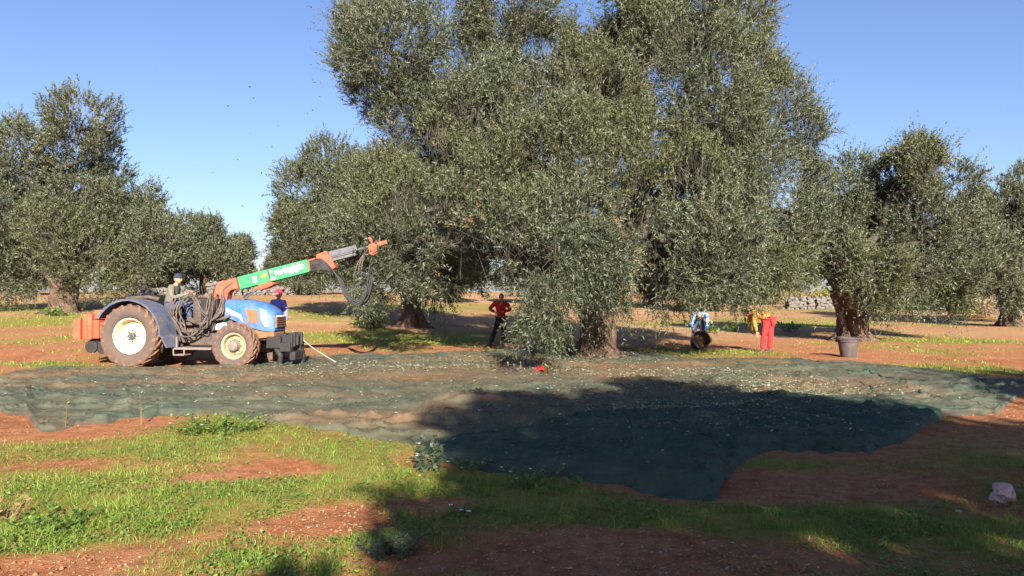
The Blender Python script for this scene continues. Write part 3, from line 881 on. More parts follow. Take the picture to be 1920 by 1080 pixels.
def blades(n, y0, y1, power, hmin, hmax, wid, thr, seed):
    x, y = scatter(n, y0, y1, power)
    g = grass_mask(x, y)
    tuft = noise2(x * 7, y * 7, seed)
    keep = (rgn.random(n) < np.clip((g - thr) * 1.9, 0, 1) * (.35 + .9 * tuft)) & ~in_net(x, y)
    x, y, g, tuft = x[keep], y[keep], g[keep], tuft[keep]
    n = len(x)
    z = ground_z(x, y) - .006
    h = (hmin + (hmax - hmin) * rgn.random(n) ** 1.6) * (.45 + .6 * g) * (.55 + .75 * tuft)
    th = rgn.random(n) * 6.283
    lean = .25 + .75 * rgn.random(n)
    dx, dy = np.cos(th) * lean * h, np.sin(th) * lean * h
    ph = rgn.random(n) * 6.283
    w = wid * (.6 + .8 * rgn.random(n)) * np.maximum(1, y / 9)
    wx, wy = np.cos(ph) * w, np.sin(ph) * w
    b0 = np.stack([x - wx, y - wy, z], 1); b1 = np.stack([x + wx, y + wy, z], 1)
    m0 = np.stack([x + dx * .35 - wx * .7, y + dy * .35 - wy * .7, z + h * .62], 1); m1 = np.stack([x + dx * .35 + wx * .7, y + dy * .35 + wy * .7, z + h * .62], 1)
    tp = np.stack([x + dx, y + dy, z + h * .95], 1)
    v = np.stack([b0, b1, m1, m0, tp], 1).reshape(-1, 3)
    i0 = np.arange(n)[:, None] * 5
    tri = np.concatenate([i0 + np.array([[0, 1, 2]]), i0 + np.array([[0, 2, 3]]), i0 + np.array([[3, 2, 4]])])
    rn = np.clip(.55 * noise2(x * 1.3, y * 1.3, seed + 1) + .5 * rgn.random(n), 0, .96)
    rn = np.where(rgn.random(n) < .03, 1.0, rn)
    return v, tri, np.tile(rn, 3)

parts = [blades(215000, 3.9, 13, 1.3, .022, .095, .0026, .14, 51), blades(70000, 13, 50, 1.2, .04, .15, .006, .22, 52)]
off, V, F, A = 0, [], [], []
for v, t_, a_ in parts:
    V.append(v); F.append(t_ + off); A.append(a_); off += len(v)
me = np_mesh('grass', np.concatenate(V), np.concatenate(F), [M['grass']], attrs={'rnd': ('FACE', np.concatenate(A))})
tag(link(bpy.data.objects.new('grass', me)), 'short green grass growing in patches on red soil', 'grass', kind='stuff')

# low broad weed leaves between the blades
x, y = scatter(120000, 3.9, 16, 1.6)
g = grass_mask(x, y)
keep = (noise2(x * 1.8, y * 1.8, 61) > .5) & (rgn.random(len(x)) < np.clip((g - .2) * 1.6, 0, 1)) & ~in_net(x, y)
x, y = x[keep], y[keep]
n = len(x)
z = ground_z(x, y) + rgn.random(n) * .05
a = rgn.random((n, 3)) - .5
a = unit(a * np.array([1, 1, .5])) * (.007 + .011 * rgn.random(n))[:, None]
b = unit(np.cross(a, np.array([0, 0, 1.0]) + (rgn.random((n, 3)) - .5) * 1.3)) * np.linalg.norm(a, axis=1, keepdims=True) * .75
p = np.stack([x, y, z], 1)
v = np.stack([p - a, p + b, p + a, p - b], 1).reshape(-1, 3)
me = np_mesh('ground_cover_weeds', v, np.arange(n * 4).reshape(n, 4), [M['weed']], attrs={'rnd': ('FACE', rgn.random(n) * .95)})
tag(link(bpy.data.objects.new('ground_cover_weeds', me)), 'low broad leaved weeds mixed into the foreground grass', 'weeds', kind='stuff')

def blobs(name, label, cat, x, y, r, m, seed, dz=.3, flat_=.6, on_net=0.0):
    n = len(x)
    base_v = np.array([(1, 0, 0), (-1, 0, 0), (0, 1, 0), (0, -1, 0), (0, 0, 1), (0, 0, -1)], float)
    base_f = np.array([(0, 2, 4), (2, 1, 4), (1, 3, 4), (3, 0, 4), (2, 0, 5), (1, 2, 5), (3, 1, 5), (0, 3, 5)])
    q = np.random.default_rng(seed)
    v = base_v[None] * (.6 + .8 * q.random((n, 6, 1))) * r[:, None, None]
    v[..., 2] *= flat_
    th = q.random(n) * 6.28
    c, s_ = np.cos(th)[:, None], np.sin(th)[:, None]
    vx_, vy_ = v[..., 0] * c - v[..., 1] * s_, v[..., 0] * s_ + v[..., 1] * c
    v = np.stack([vx_ + x[:, None], vy_ + y[:, None], v[..., 2] + (ground_z(x, y) + r * dz + on_net)[:, None]], -1)
    f_ = (np.arange(n) * 6)[:, None, None] + base_f[None]
    me_ = np_mesh(name, v.reshape(-1, 3), f_.reshape(-1, 3), [m])
    return tag(link(bpy.data.objects.new(name, me_)), label, cat, kind='stuff')

x, y = scatter(9000, 3.9, 40, 1.15)
keep = ~in_net(x, y) & (noise2(x * .9, y * .9, 71) + .25 * rgn.random(len(x)) + .16 * ((x > .6) & (y < 12)) > .52)
x, y = x[keep], y[keep]
blobs('pebbles', 'pale limestone pebbles strewn over the red soil', 'pebbles', x, y, (.003 + .009 * rgn.random(len(x)) ** 3) * np.maximum(1, (y / 8) ** .6), M['pebble'], 72)

x, y = scatter(16000, 3.9, 30, 1.2)
g = grass_mask(x, y)
keep = ~in_net(x, y) & (g < .45) & (noise2(x * 1.3, y * 1.3, 74) > .35)
x, y = x[keep], y[keep]
blobs('soil_clods', 'crumbly red soil clods on the bare patches', 'soil', x, y, (.005 + .014 * rgn.random(len(x)) ** 4) * np.maximum(1, (y / 8) ** .5), M['clod'], 75, dz=.15, flat_=.7)
x, y = scatter(16000, 3.9, 22, 1.3)
keep = ~in_net(x, y) & (noise2(x * .8, y * .8, 78) > .42)
x, y = x[keep], y[keep]
n = len(x)
th = rgn.random(n) * 6.283
ln = .010 + .03 * rgn.random(n) ** 2
a = np.stack([np.cos(th), np.sin(th), (rgn.random(n) - .3) * .5], 1) * ln[:, None]
b = unit(np.cross(a, np.array([0, 0, 1.0]) + (rgn.random((n, 3)) - .5) * .9)) * (.0025 + .004 * rgn.random(n))[:, None]
p = np.stack([x, y, ground_z(x, y) + .016], 1)
v = np.stack([p - a, p + b, p + a, p - b], 1).reshape(-1, 3)
me = np_mesh('ground_litter', v, np.arange(n * 4).reshape(n, 4), [M['dry']], attrs={'rnd': ('FACE', rgn.random(n) * .97)})
tag(link(bpy.data.objects.new('ground_litter', me)), 'dry straw and dead leaves littering the foreground soil', 'litter', kind='stuff')

# olive leaves and twigs shaken down onto the nets
LIT = [(1000, 680, 3.5, 1.2, 2600), (760, 690, 3.0, 1.2, 2200), (1440, 730, 1.6, .9, 2600), (1340, 705, 1.8, 1.0, 1500), (1560, 745, 1.4, .5, 900), (1300, 775, 1.6, .25, 900), (560, 705, 2.5, 1.0, 900), (1150, 700, 2.5, .8, 1400), (1000, 740, 5.0, 1.6, 900), (1400, 800, 2.5, .8, 350), (1210, 768, .3, .15, 160), (300, 735, 4, 1.2, 350), (900, 660, 2.5, .8, 1500), (1230, 662, 2.0, .7, 700), (1150, 850, 2.0, .9, 90), (1500, 800, 1.6, .7, 160), (1350, 770, 1.5, .4, 300), (950, 800, 1.5, .8, 120)]
PX, PY = [], []
for px, py, rx, ry, n in LIT:
    n = int(n * 1.7)
    cx, cy = flat(px, py)
    PX.append(cx + rgn.normal(size=n) * rx * .55); PY.append(cy + rgn.normal(size=n) * ry * .6)
x, y = np.concatenate(PX), np.concatenate(PY)
keep = in_net(x, y)
x, y = x[keep], y[keep]
n = len(x)
dg = bpy.context.evaluated_depsgraph_get()
nets = sorted((o for o in bpy.data.objects if o.name.startswith('harvest_net')), key=lambda o: o.name)
z = np.empty(n)
from mathutils.bvhtree import BVHTree
trees_ = [BVHTree.FromObject(o, dg) for o in nets]
def net_z(xx, yy):
    best = gz(xx, yy)
    for b_ in trees_:
        h_ = b_.ray_cast(Vector((xx, yy, 3)), Vector((0, 0, -1)))
        if h_[0] is not None:
            best = max(best, h_[0].z)
    return best
z = np.array([net_z(a_, b_) for a_, b_ in zip(x, y)]) + .006
th = rgn.random(n) * 6.283
ln = (.014 + .020 * rgn.random(n))
a = np.stack([np.cos(th), np.sin(th), (rgn.random(n) - .3) * .8], 1) * ln[:, None]
b = unit(np.cross(a, np.array([0, 0, 1.0]) + (rgn.random((n, 3)) - .5) * .9)) * (ln * .34)[:, None]
p = np.stack([x, y, z + .008], 1)
v = np.stack([p - a, p + b, p + a, p - b], 1).reshape(-1, 3)
me = np_mesh('fallen_leaves', v, np.arange(n * 4).reshape(n, 4), [M['litter']], attrs={'rnd': ('FACE', rgn.random(n) * .97)})
tag(link(bpy.data.objects.new('fallen_leaves', me)), 'pale olive leaves shaken down over the harvest nets', 'leaves', kind='stuff')

# gathered or tucked folds, coloured dark for the shade beneath their edges
FOLD_SHADES = [(0, [(560, 757), (612, 746), (700, 735), (745, 729)]), (0, [(655, 791), (690, 783), (712, 781)]), (0, [(70, 800), (130, 790), (230, 784), (330, 779)]), (0, [(120, 742), (180, 748), (230, 752)]), (0, [(930, 737), (990, 733), (1055, 727)]),
         (0, [(1290, 676), (1380, 686), (1480, 692), (1560, 696)]), (0, [(1490, 706), (1560, 713), (1620, 726), (1650, 748), (1700, 760), (1775, 766)]), (0, [(1640, 738), (1700, 744), (1760, 752), (1850, 768)]), (0, [(1540, 692), (1610, 701), (1700, 716), (1800, 716), (1900, 716)]), (0, [(1400, 674), (1500, 680), (1600, 690)]),
         (0, [(640, 676), (760, 674), (860, 672)]), (0, [(300, 712), (420, 709), (520, 716)]), (0, [(1000, 705), (1060, 712), (1120, 708)]), (0, [(1780, 726), (1840, 738), (1880, 752)]), (0, [(1700, 772), (1790, 768), (1860, 772)]),
         (1, [(800, 834), (900, 822), (1010, 806), (1110, 782)]), (1, [(1290, 820), (1302, 850), (1300, 880), (1322, 912), (1342, 936)]), (1, [(1400, 812), (1330, 835), (1250, 838)]), (1, [(1450, 838), (1540, 843), (1620, 844), (1688, 826)]), (1, [(1000, 850), (1090, 856), (1180, 850)]), (1, [(1480, 780), (1580, 790), (1680, 792)]), (1, [(900, 870), (1000, 884), (1090, 892)])]
rf = random.Random(4)
for which, pl in FOLD_SHADES:
    pts_ = []
    for px, py in catmull([(a_, b_, 0) for a_, b_ in pl], 14) and [(q_.x, q_.y) for q_ in catmull([(a_, b_, 0) for a_, b_ in pl], 14)]:
        x_, y_ = flat(px + rf.uniform(-1.5, 1.5), py + rf.uniform(-.5, .5))
        pts_.append(Vector((x_, y_, net_z(x_, y_) - .004)))
    rr_ = [.030 * (.35 + .75 * rf.random()) * math.sin(math.pi * (k + .6) / (len(pts_) + .2)) ** .5 for k in range(len(pts_))]
    MB().tube(pts_, rr_, 7).build('fold_shade', M['net_shade'], nets[which], smooth=True)['label'] = 'gathered net edge coloured dark for the shade under it'

# leaves flung into the air by the shaker
pts = [(428, 198), (465, 162), (478, 183), (440, 299), (398, 323), (487, 324), (456, 386), (520, 235), (573, 212), (585, 206), (560, 330), (547, 360), (505, 275), (610, 255), (535, 425), (600, 180), (580, 120), (630, 300), (470, 250), (505, 395)]
v = []
for px, py in pts:
    c = at(px + rgn.normal() * 2, py, 19 + rgn.normal() * 1.5)
    a = unit(rgn.normal(size=3)) * .035
    b = unit(np.cross(a, rgn.normal(size=3))) * .016
    c = np.array(c)
    v += [c - a, c + b, c + a, c - b]
me = np_mesh('flying_leaves', np.array(v), np.arange(len(v)).reshape(-1, 4), [M['olive']], attrs={'rnd': ('FACE', np.full(len(pts), .2))})
tag(link(bpy.data.objects.new('flying_leaves', me)), 'dark specks of olive leaves flung into the sky by the shaker', 'leaves', kind='stuff')

# ------------------------------------------------------------------ plants that stand out
def plant(name, label, px, py, h, spread, n_stem, n_leaf, leaf, mat_leaf, flowers=0, seed=1, cat='plant', group=None, lean=.5, X=None, flower_r=.012):
    x0, y0 = flat(px, py) if X is None else X
    root = empty(name, (x0, y0, gz(x0, y0)))
    tag(root, label, cat, group)
    q = random.Random(seed)
    mb = MB(); lv = []; tips = []
    for k in range(n_stem):
        th, rr = q.uniform(0, 6.28), spread * q.random() ** .6
        b0 = Vector((math.cos(th) * rr * .5, math.sin(th) * rr * .5, -.02))
        hh = h * q.uniform(.5, 1.0)
        tp = Vector((math.cos(th) * rr * (1 + lean * .5), math.sin(th) * rr * (1 + lean * .5), hh))
        md = (b0 + tp) / 2 + Vector((q.uniform(-.1, .1), q.uniform(-.1, .1), .1)) * h * .3
        mb.tube([b0, md, tp], [min(.004, h * .008 + .001), min(.003, h * .006 + .001), .0010], 4)
        tips.append(tp)
        for j in range(n_leaf):
            t = q.uniform(.08, 1)
            p_ = b0.lerp(md, t * 2) if t < .5 else md.lerp(tp, t * 2 - 1)
            d_ = Vector((q.uniform(-1, 1), q.uniform(-1, 1), q.uniform(-.2, .9))).normalized() * leaf * q.uniform(.6, 1.3)
            s_ = d_.cross(Vector((q.uniform(-.5, .5), q.uniform(-.5, .5), 1))).normalized() * d_.length * .28
            lv += [p_, p_ + d_ * .5 + s_, p_ + d_, p_ + d_ * .5 - s_]
    mb.build('stem', M['weed'] if mat_leaf != 'dry' else M['dry'], root)
    if lv:
        lv = np.array([tuple(p_) for p_ in lv])
        me_ = np_mesh('leaves', lv, np.arange(len(lv)).reshape(-1, 4), [M[mat_leaf]], attrs={'rnd': ('FACE', rgn.random(len(lv) // 4) * .95)})
        link(bpy.data.objects.new('leaves', me_), root)
    for k in range(min(flowers, len(tips))):
        c = tips[k]
        fb = MB()
        for j in range(5):
            a_ = j * 1.2566 + k
            e_ = Vector((math.cos(a_), math.sin(a_), .35)) * flower_r * 1.6
            s_ = Vector((-math.sin(a_), math.cos(a_), 0)) * flower_r * .6
            fb.add([c, c + e_ * .6 + s_, c + e_, c + e_ * .6 - s_], [(0, 1, 2, 3)])
        fb.build('flower', M['petal'], root)
    return root
plant('flowering_weed', 'tall grey green weed with white flowers at the near net edge', 808, 885, .36, .16, 16, 16, .07, 'greyweed', 5, 3, lean=.3)
plant('flowering_weed', 'lush green weed clump with white flower heads in front of the left net', 415, 815, .26, .55, 60, 14, .055, 'weed', 9, 4)
plant('flowering_weed', 'low weed with white flowers just right of the tall grey weed', 870, 880, .14, .2, 14, 10, .045, 'weed', 5, 5)
plant('flowering_weed', 'small weed with three upright white flowers in shaded grass', 872, 962, .10, .12, 8, 10, .04, 'weed', 3, 6, flower_r=.014)
plant('flowering_weed', 'green weed dotted with white flowers in shade below the shaded front net', 1010, 915, .18, .4, 34, 12, .05, 'weed', 6, 7)
plant('small_shrub', 'low dense grey green shrub at the edge of the foreground shade', 735, 1040, .14, .20, 70, 16, .028, 'greyweed', 0, 8, cat='shrub')
plant('small_shrub', 'dark low shrub in the grass at the left foreground', 100, 990, .12, .3, 40, 12, .04, 'weed', 0, 9, cat='shrub')
plant('dry_stalk', 'thin dry stalk rising from the net in front of the rear wheel', 268, 795, .62, .05, 2, 3, .05, 'dry', 0, 10, lean=.2)
plant('dry_stalk', 'dry straw tuft at the left edge of the picture', 8, 985, .24, .14, 26, 1, .08, 'dry', 0, 12, lean=1.0)
plant('dry_stalk', 'short dry stalk standing at the left end of the net', 122, 800, .42, .06, 2, 3, .04, 'dry', 0, 13, lean=.5)
plant('dry_stalk', 'short dry stalk in the grass left of the tall grey weed', 700, 845, .2, .03, 2, 1, .03, 'dry', 0, 15, lean=.2)
plant('bush', 'yellow green bush by the far stone wall', 0, 0, 1.9, 1.5, 40, 40, .26, 'yellowbush', 0, 14, cat='bush', X=((1530 - 960) / FPX * 71, 71))
plant('bush', 'dry brown bush left of the yellow green bush', 0, 0, 1.7, 1.6, 40, 40, .22, 'dry', 0, 16, cat='bush', X=((1490 - 960) / FPX * 70, 70))
plant('bush', 'dry pale bush under the gap beside the right edge tree', 0, 0, 1.5, 1.8, 40, 36, .22, 'dry', 0, 17, cat='bush', X=((1840 - 960) / FPX * 50, 50))
plant('bush', 'dark low bush at the foot of the tree behind the boom tip', 0, 0, .55, .7, 40, 30, .12, 'weed', 0, 18, cat='bush', X=((690 - 960) / FPX * 31, 31))
for k, (px, Y, hh, lab) in enumerate([(1335, 33, .5, 'tall grass tuft in the tree shade right of the man with the bucket'), (1375, 34, .55, 'grass tuft in the tree shade left of the red trousers'), (1480, 34, .45, 'grass tuft in the tree shade right of the red trousers'), (105, 33, .4, 'grass tuft left of the orange ballast')]):
    plant('grass_tuft', lab, 0, 0, hh, .5, 30, 3, .2, 'weed', 0, 80 + k, cat='grass', X=((px - 960) / FPX * Y, Y), lean=.6)

# ------------------------------------------------------------------ rock and stone walls
def rock_mesh(r, seed, sub=3, flat_=(1, 1, 1), amp=.5):
    bm = bmesh.new()
    bmesh.ops.create_icosphere(bm, subdivisions=sub, radius=1)
    for v_ in bm.verts:
        p_ = v_.co
        d_ = 1 + amp * (float(noise3(p_.x * 1.4 + seed, p_.y * 1.4, p_.z * 1.4, seed)) - .5) * 1.6 + amp * .5 * (float(noise3(p_.x * 3.7, p_.y * 3.7 + seed, p_.z * 3.7, seed + 1)) - .5)
        q_ = p_ * d_
        for ax in ((.6, -.7, .4), (-.8, -.3, .5), (.2, .3, .95), (.1, -.95, -.2), (.9, .2, -.1)):
            a_ = Vector(ax).normalized()
            e_ = q_.dot(a_) - .72
            if e_ > 0:
                q_ -= a_ * e_ * .85
        v_.co = Vector((q_.x * flat_[0], q_.y * flat_[1], q_.z * flat_[2])) * r
    me_ = bpy.data.meshes.new('rock')
    bm.to_mesh(me_)
    bm.free()
    return me_
x0, y0 = flat(1880, 942)
me = rock_mesh(.128, 5, 4, (1.0, .8, .74), .8)
me.materials.append(M['rock'])
o = link(bpy.data.objects.new('boulder', me))
o.location = (x0, y0, gz(x0, y0) + .06)
o.rotation_euler = (0, .25, .4)
tag(o, 'pinkish white broken rock lying in shaded grass at the right', 'rock')
x0, y0 = flat(1795, 962)
me = rock_mesh(.03, 8, 2, (1.2, .9, .6))
me.materials.append(M['pebble'])
o = link(bpy.data.objects.new('stone', me))
o.location = (x0, y0, gz(x0, y0) + .012)
tag(o, 'small tan stone on the soil left of the big pink rock', 'stone')

def stone_wall(label, p0, p1, h, seed, piece=.55):
    q = random.Random(seed)
    p0, p1 = Vector((*p0, 0)), Vector((*p1, 0))
    d_ = (p1 - p0)
    L_ = d_.length
    d_.normalize()
    n_ = Vector((-d_.y, d_.x, 0))
    mid = (p0 + p1) / 2
    root = empty('dry_stone_wall', (mid.x, mid.y, gz(mid.x, mid.y)))
    tag(root, label, 'wall')
    mb = MB()
    kinds = [rock_mesh(1, s_, 1, (1.1, .8, .8), .5) for s_ in range(4)]
    kd = [([v_.co.copy() for v_ in k_.vertices], [tuple(p_.vertices) for p_ in k_.polygons]) for k_ in kinds]
    s_ = 0
    while s_ < L_:
        hh = h * (.7 + .5 * float(noise2(s_ * .35, 3.0, seed)))
        z_ = 0
        while z_ < hh:
            r_ = piece * q.uniform(.35, .62)
            for off_ in (-.3, .3):
                c = p0 + d_ * (s_ + q.uniform(-.2, .2)) + n_ * (off_ * q.uniform(.8, 1.2) * (1.2 - .5 * z_ / h))
                c.z = gz(c.x, c.y) + z_ + r_ * .4
                vs, fs = kd[q.randrange(4)]
                mt = Matrix.Rotation(q.uniform(0, 6.28), 3, 'Z')
                mb.add([c - root.location + mt @ v_ * r_ for v_ in vs], fs)
            z_ += r_ * .95
        s_ += piece * .75
    mb.build('stones', M['wallstone'], root)
    return root
stone_wall('grey dry stone wall in the distance right of the red trousers', ((1475 - 960) / FPX * 66, 66), ((1790 - 960) / FPX * 70, 70), .95, 3)
stone_wall('pale dry stone wall in the distance behind the boom', ((395 - 960) / FPX * 62, 62), ((560 - 960) / FPX * 68, 68), .8, 4)
stone_wall('low stone wall in the distance behind the tractor driver', ((250 - 960) / FPX * 52, 52), ((345 - 960) / FPX * 56, 56), .75, 6)
stone_wall('low pale stone bank in the distance at the right edge', ((1800 - 960) / FPX * 56, 56), ((2000 - 960) / FPX * 58, 58), .9, 7)

# ------------------------------------------------------------------ tractor with the shaker boom
TX, TY, TYAW = -8.86, 18.50, R(-8)
TZ = max(net_z(-6.4, 17.5), net_z(-8.9, 17.7)) - .055
tr = empty('tractor', (TX, TY, TZ), TYAW)
tag(tr, 'blue tractor with cream wheels, orange ballast and a long green shaker boom', 'tractor')
# local axes: +x ahead, -y the side seen in the photo, z up

def wheel(name, x, y, rt, wid, rim_r, side, front):
    """hub mesh > tyre, rim, lugs; side -1 faces the camera"""
    S_ = Matrix.Diagonal((1, side, 1, 1))                # profiles are written for +y outside
    hub = MB()
    o0 = wid * (.20 if not front else .12)
    if front:
        hub.lathe([(0.001, .20), (.09, .195), (.118, .17), (.125, .12), (.135, .08), (.15, .04)], 24, S_)
    else:
        hub.lathe([(0.001, .13), (.04, .13), (.05, .10), (.08, .09), (.085, .02)], 24, S_)
    for k in range(8):
        a_ = k * math.pi / 4
        r_ = .125 if not front else .165
        c = Matrix.Translation((math.cos(a_) * r_, 0, math.sin(a_) * r_))
        hub.lathe([(.001, .075 if not front else .085), (.015, .07 if not front else .08), (.016, .01)], 6, S_ @ c)
    h = hub.build(name, M['steel'] if not front else M['grey'], tr, smooth=True, loc=(x, y, rt - .015))
    rm = MB()
    w2 = wid * .5
    if front:
        pr = [(.10, .04), (.185, .05), (.20, .035), (.225, -.02), (rim_r - .035, -.03), (rim_r - .03, w2 * .6), (rim_r - .005, w2 * .72), (rim_r + .012, w2 * .74), (rim_r + .014, w2 * .66), (rim_r - .01, w2 * .55), (rim_r - .02, -w2 * .7)]
    else:
        pr = [(.02, .02), (.20, .02), (.27, .0), (.295, -.05), (rim_r - .055, -.06), (rim_r - .045, w2 * .45), (rim_r - .015, w2 * .66), (rim_r + .015, w2 * .70), (rim_r + .018, w2 * .62), (rim_r - .01, w2 * .5), (rim_r - .02, -w2 * .7)]
    rm.lathe(pr, 48, S_)
    rm.build('rim', M['cream'] if not front else M['creamdust'], h, smooth=True)
    ty = MB()
    b_ = rim_r
    pr = [(b_, w2 * .60), (b_ + .02, w2 * .78), (b_ + (rt - b_) * .30, w2 * .98), (b_ + (rt - b_) * .60, w2 * 1.0), (b_ + (rt - b_) * .86, w2 * .93), (rt - .035, w2 * .80), (rt - .030, 0)]
    pr += [(r_, -y_) for r_, y_ in pr[-2::-1]]
    ty.lathe(pr, 56, S_)
    ty.build('tyre', M['rubber'], h, smooth=True)
    lg = MB()
    nl = 20 if not front else 18
    for k in range(nl * 2):
        sd = 1 if k % 2 else -1
        a0 = k * math.pi / nl
        rows = []
        for t, yy, dr in ((0, .04 * sd, .0), (.35, w2 * .42 * sd, .0), (.75, w2 * .80 * sd, -.012), (1.0, w2 * 1.0 * sd, -.075)):
            aa = a0 - t * (.30 if not front else .34)
            hw = (.030 if not front else .026)
            for rr in (rt - .07 + min(dr, 0) * .8, rt + dr):
                for s2 in (-1, 1):
                    ang = aa + s2 * hw / rt * (1.25 if rr < rt - .05 else 1)
                    rows.append(S_ @ Vector((math.cos(ang) * rr, yy, math.sin(ang) * rr)))
        fs = []
        for q in range(3):
            i0, j0 = q * 4, q * 4 + 4
            fs += [(i0 + 2, i0 + 3, j0 + 3, j0 + 2), (i0, i0 + 2, j0 + 2, j0), (i0 + 3, i0 + 1, j0 + 1, j0 + 3)]
        fs += [(0, 1, 3, 2), (12, 14, 15, 13)]
        lg.add(rows, fs)
    lg.build('tread_lugs', M['rubbermud'], h)
    return h
wheel('rear_wheel', 0, -.80, .755, .44, .415, -1, False)
wheel('rear_wheel', 0, .80, .755, .44, .415, 1, False)
wheel('front_wheel', 2.56, -.74, .54, .34, .295, -1, True)
wheel('front_wheel', 2.56, .74, .54, .34, .295, 1, True)

mb = MB().box((-.35, -.22, .55), (1.3, .22, 1.05)).box((1.2, -.17, .60), (2.0, .17, 1.0)).box((1.9, -.20, .62), (3.15, .20, .92))
mb.tube([(0, -.62, .74), (0, .62, .74)], .13, 14).tube([(2.56, -.6, .52), (2.56, .6, .52)], .075, 12).box((2.40, -.16, .42), (2.72, .16, .70))
mb.build('chassis', M['dark'], tr, bevel=.02)
mb = MB().box((1.35, -.20, .95), (2.25, .20, 1.42)).box((1.45, -.27, .85), (1.8, -.20, 1.2)).tube([(1.9, -.27, 1.0), (1.9, -.17, 1.0)], .12, 14).box((2.0, -.25, .95), (2.2, -.19, 1.3))
mb.build('engine_block', M['dark'], tr, bevel=.015)
MB().box((.95, -.78, .42), (1.95, -.35, .47)).box((1.05, -.76, .47), (1.09, -.70, .72)).box((1.0, -.80, .28), (1.30, -.52, .31)).box((1.0, -.80, .28), (1.03, -.77, .44)).box((1.27, -.80, .28), (1.30, -.77, .44)).build('step_plate', M['grey'], tr, bevel=.008)
MB().box((1.25, -.52, .50), (1.95, -.24, .80)).build('fuel_tank', M['dark'], tr, bevel=.04)
MB().box((1.48, -.42, 1.02), (1.90, -.02, 1.62)).build('valve_box', M['black'], tr, bevel=.015)
MB().box((.60, -.42, .98), (1.25, .42, 1.05)).build('floor_plate', M['dark'], tr, bevel=.01)
mb = MB().box((.18, -.27, 1.18), (.66, .27, 1.30)).box((.10, -.26, 1.28), (.20, .26, 1.70)).box((.25, -.15, 1.0), (.55, .15, 1.18))
mb.build('seat', M['black'], tr, bevel=.04)
mb = MB().box((1.15, -.22, 1.04), (1.42, .22, 1.60)).build('dashboard', M['dark'], tr, bevel=.05)
mb = MB()
mb.tube([(1.22, 0, 1.50), (1.06, 0, 1.66)], .022, 8)
cpt, nrm = Vector((1.04, 0, 1.68)), Vector((-.7, 0, .7)).normalized()
ax1 = Vector((0, 1, 0)); ax2 = nrm.cross(ax1)
ring = [cpt + (ax1 * math.cos(k * .3927) + ax2 * math.sin(k * .3927)) * .19 for k in range(17)]
mb.tube(ring, .014, 6)
mb.tube([ring[0], ring[8]], .010, 5)
mb.build('steering_wheel', M['black'], tr)
# near and far rear fenders: an arched sheet that drops to the step in front
for s_ in (-1, 1):
    mb = MB()
    prof = []
    for k in range(15):
        a_ = R(152 - k * 10.8)
        rr = .84
        prof.append((math.cos(a_) * rr, .755 + math.sin(a_) * rr))
    prof += [(.90, .72), (.96, .58), (1.02, .48)]
    y0_, y1_ = (-1.06, -.42) if s_ < 0 else (.42, 1.06)
    rings = []
    for (x_, z_) in prof:
        d_ = Vector((x_, 0, z_ - .755)).normalized() if z_ > .74 else Vector((1, 0, .15)).normalized()
        i_ = Vector((x_, 0, z_)); o_ = i_ + d_ * .022
        lip = i_ - d_ * .025
        yo = y0_ if s_ < 0 else y1_
        yi = y1_ if s_ < 0 else y0_
        rings.append([Vector((i_.x, yi, i_.z)), Vector((o_.x, yi, o_.z)), Vector((o_.x, yo - .012 * s_ * -1, o_.z)), Vector((lip.x, yo, lip.z)), Vector((lip.x, yo - .02 * s_, lip.z)), Vector((i_.x, yo - .025 * s_, i_.z))])
    mb.loft(rings)
    mb.build('rear_fender', M['bluegrey'], tr, smooth=True)
    mb = MB()
    mb.prism([(-.55, 1.30), (-.2, 1.50), (.3, 1.52), (.62, 1.35), (.70, 1.05), (.62, .98), (-.4, .98)], (-.44 if s_ < 0 else .40), (-.40 if s_ < 0 else .44))
    mb.build('inner_fender', M['bluegrey'], tr, bevel=.008)
MB().box((-.42, -.50, 1.50), (.05, -.42, 1.66)).tube([(-.30, -.6, 1.62), (.25, -.6, 1.66), (.5, -.55, 1.60)], .05, 8).build('tool_roll', M['dark'], tr, bevel=.02)

# bonnet
hx = lambda x_: 1.98 + (x_ - 1.98) * .90
def hood_ring(x_, zt, w_, zb):
    x_ = hx(x_)
    return [Vector((x_, -w_, zb)), Vector((x_, -w_ * 1.02, zb + (zt - zb) * .55)), Vector((x_, -w_ * .92, zt - .10)), Vector((x_, -w_ * .62, zt - .015)), Vector((x_, 0, zt + .01)),
            Vector((x_, w_ * .62, zt - .015)), Vector((x_, w_ * .92, zt - .10)), Vector((x_, w_ * 1.02, zb + (zt - zb) * .55)), Vector((x_, w_, zb))]
hood = MB()
hood.loft([hood_ring(1.98, 1.60, .30, 1.22), hood_ring(2.25, 1.61, .33, 1.12), hood_ring(2.65, 1.585, .35, .98), hood_ring(3.0, 1.53, .355, .88), hood_ring(3.24, 1.43, .345, .84), hood_ring(3.38, 1.34, .32, .84), hood_ring(3.44, 1.24, .29, .86)])
hd = hood.build('hood', M['blue'], tr, smooth=True)
def side_panel(poly, y_, name, m_, par, th=.012):
    poly = [(hx(x_), z_) for x_, z_ in poly]
    for s_ in (-1, 1):
        mb = MB().prism(poly, s_ * y_, s_ * (y_ + th))
        mb.build(name, m_, par, bevel=.004)
side_panel([(2.66, 1.38), (2.98, 1.34), (3.03, 1.06), (2.74, 1.04)], .352, 'side_grille', M['rustgrille'], hd, .014)
side_panel([(3.06, 1.38), (3.22, 1.33), (3.32, .97), (3.20, .96), (3.10, 1.10)], .350, 'headlight', M['lamp'], hd, .014)
side_panel([(2.10, 1.40), (2.62, 1.20), (2.66, 1.08), (2.60, 1.04), (2.48, 1.16), (2.10, 1.30)], .338, 'hood_stripe', M['white'], hd, .010)
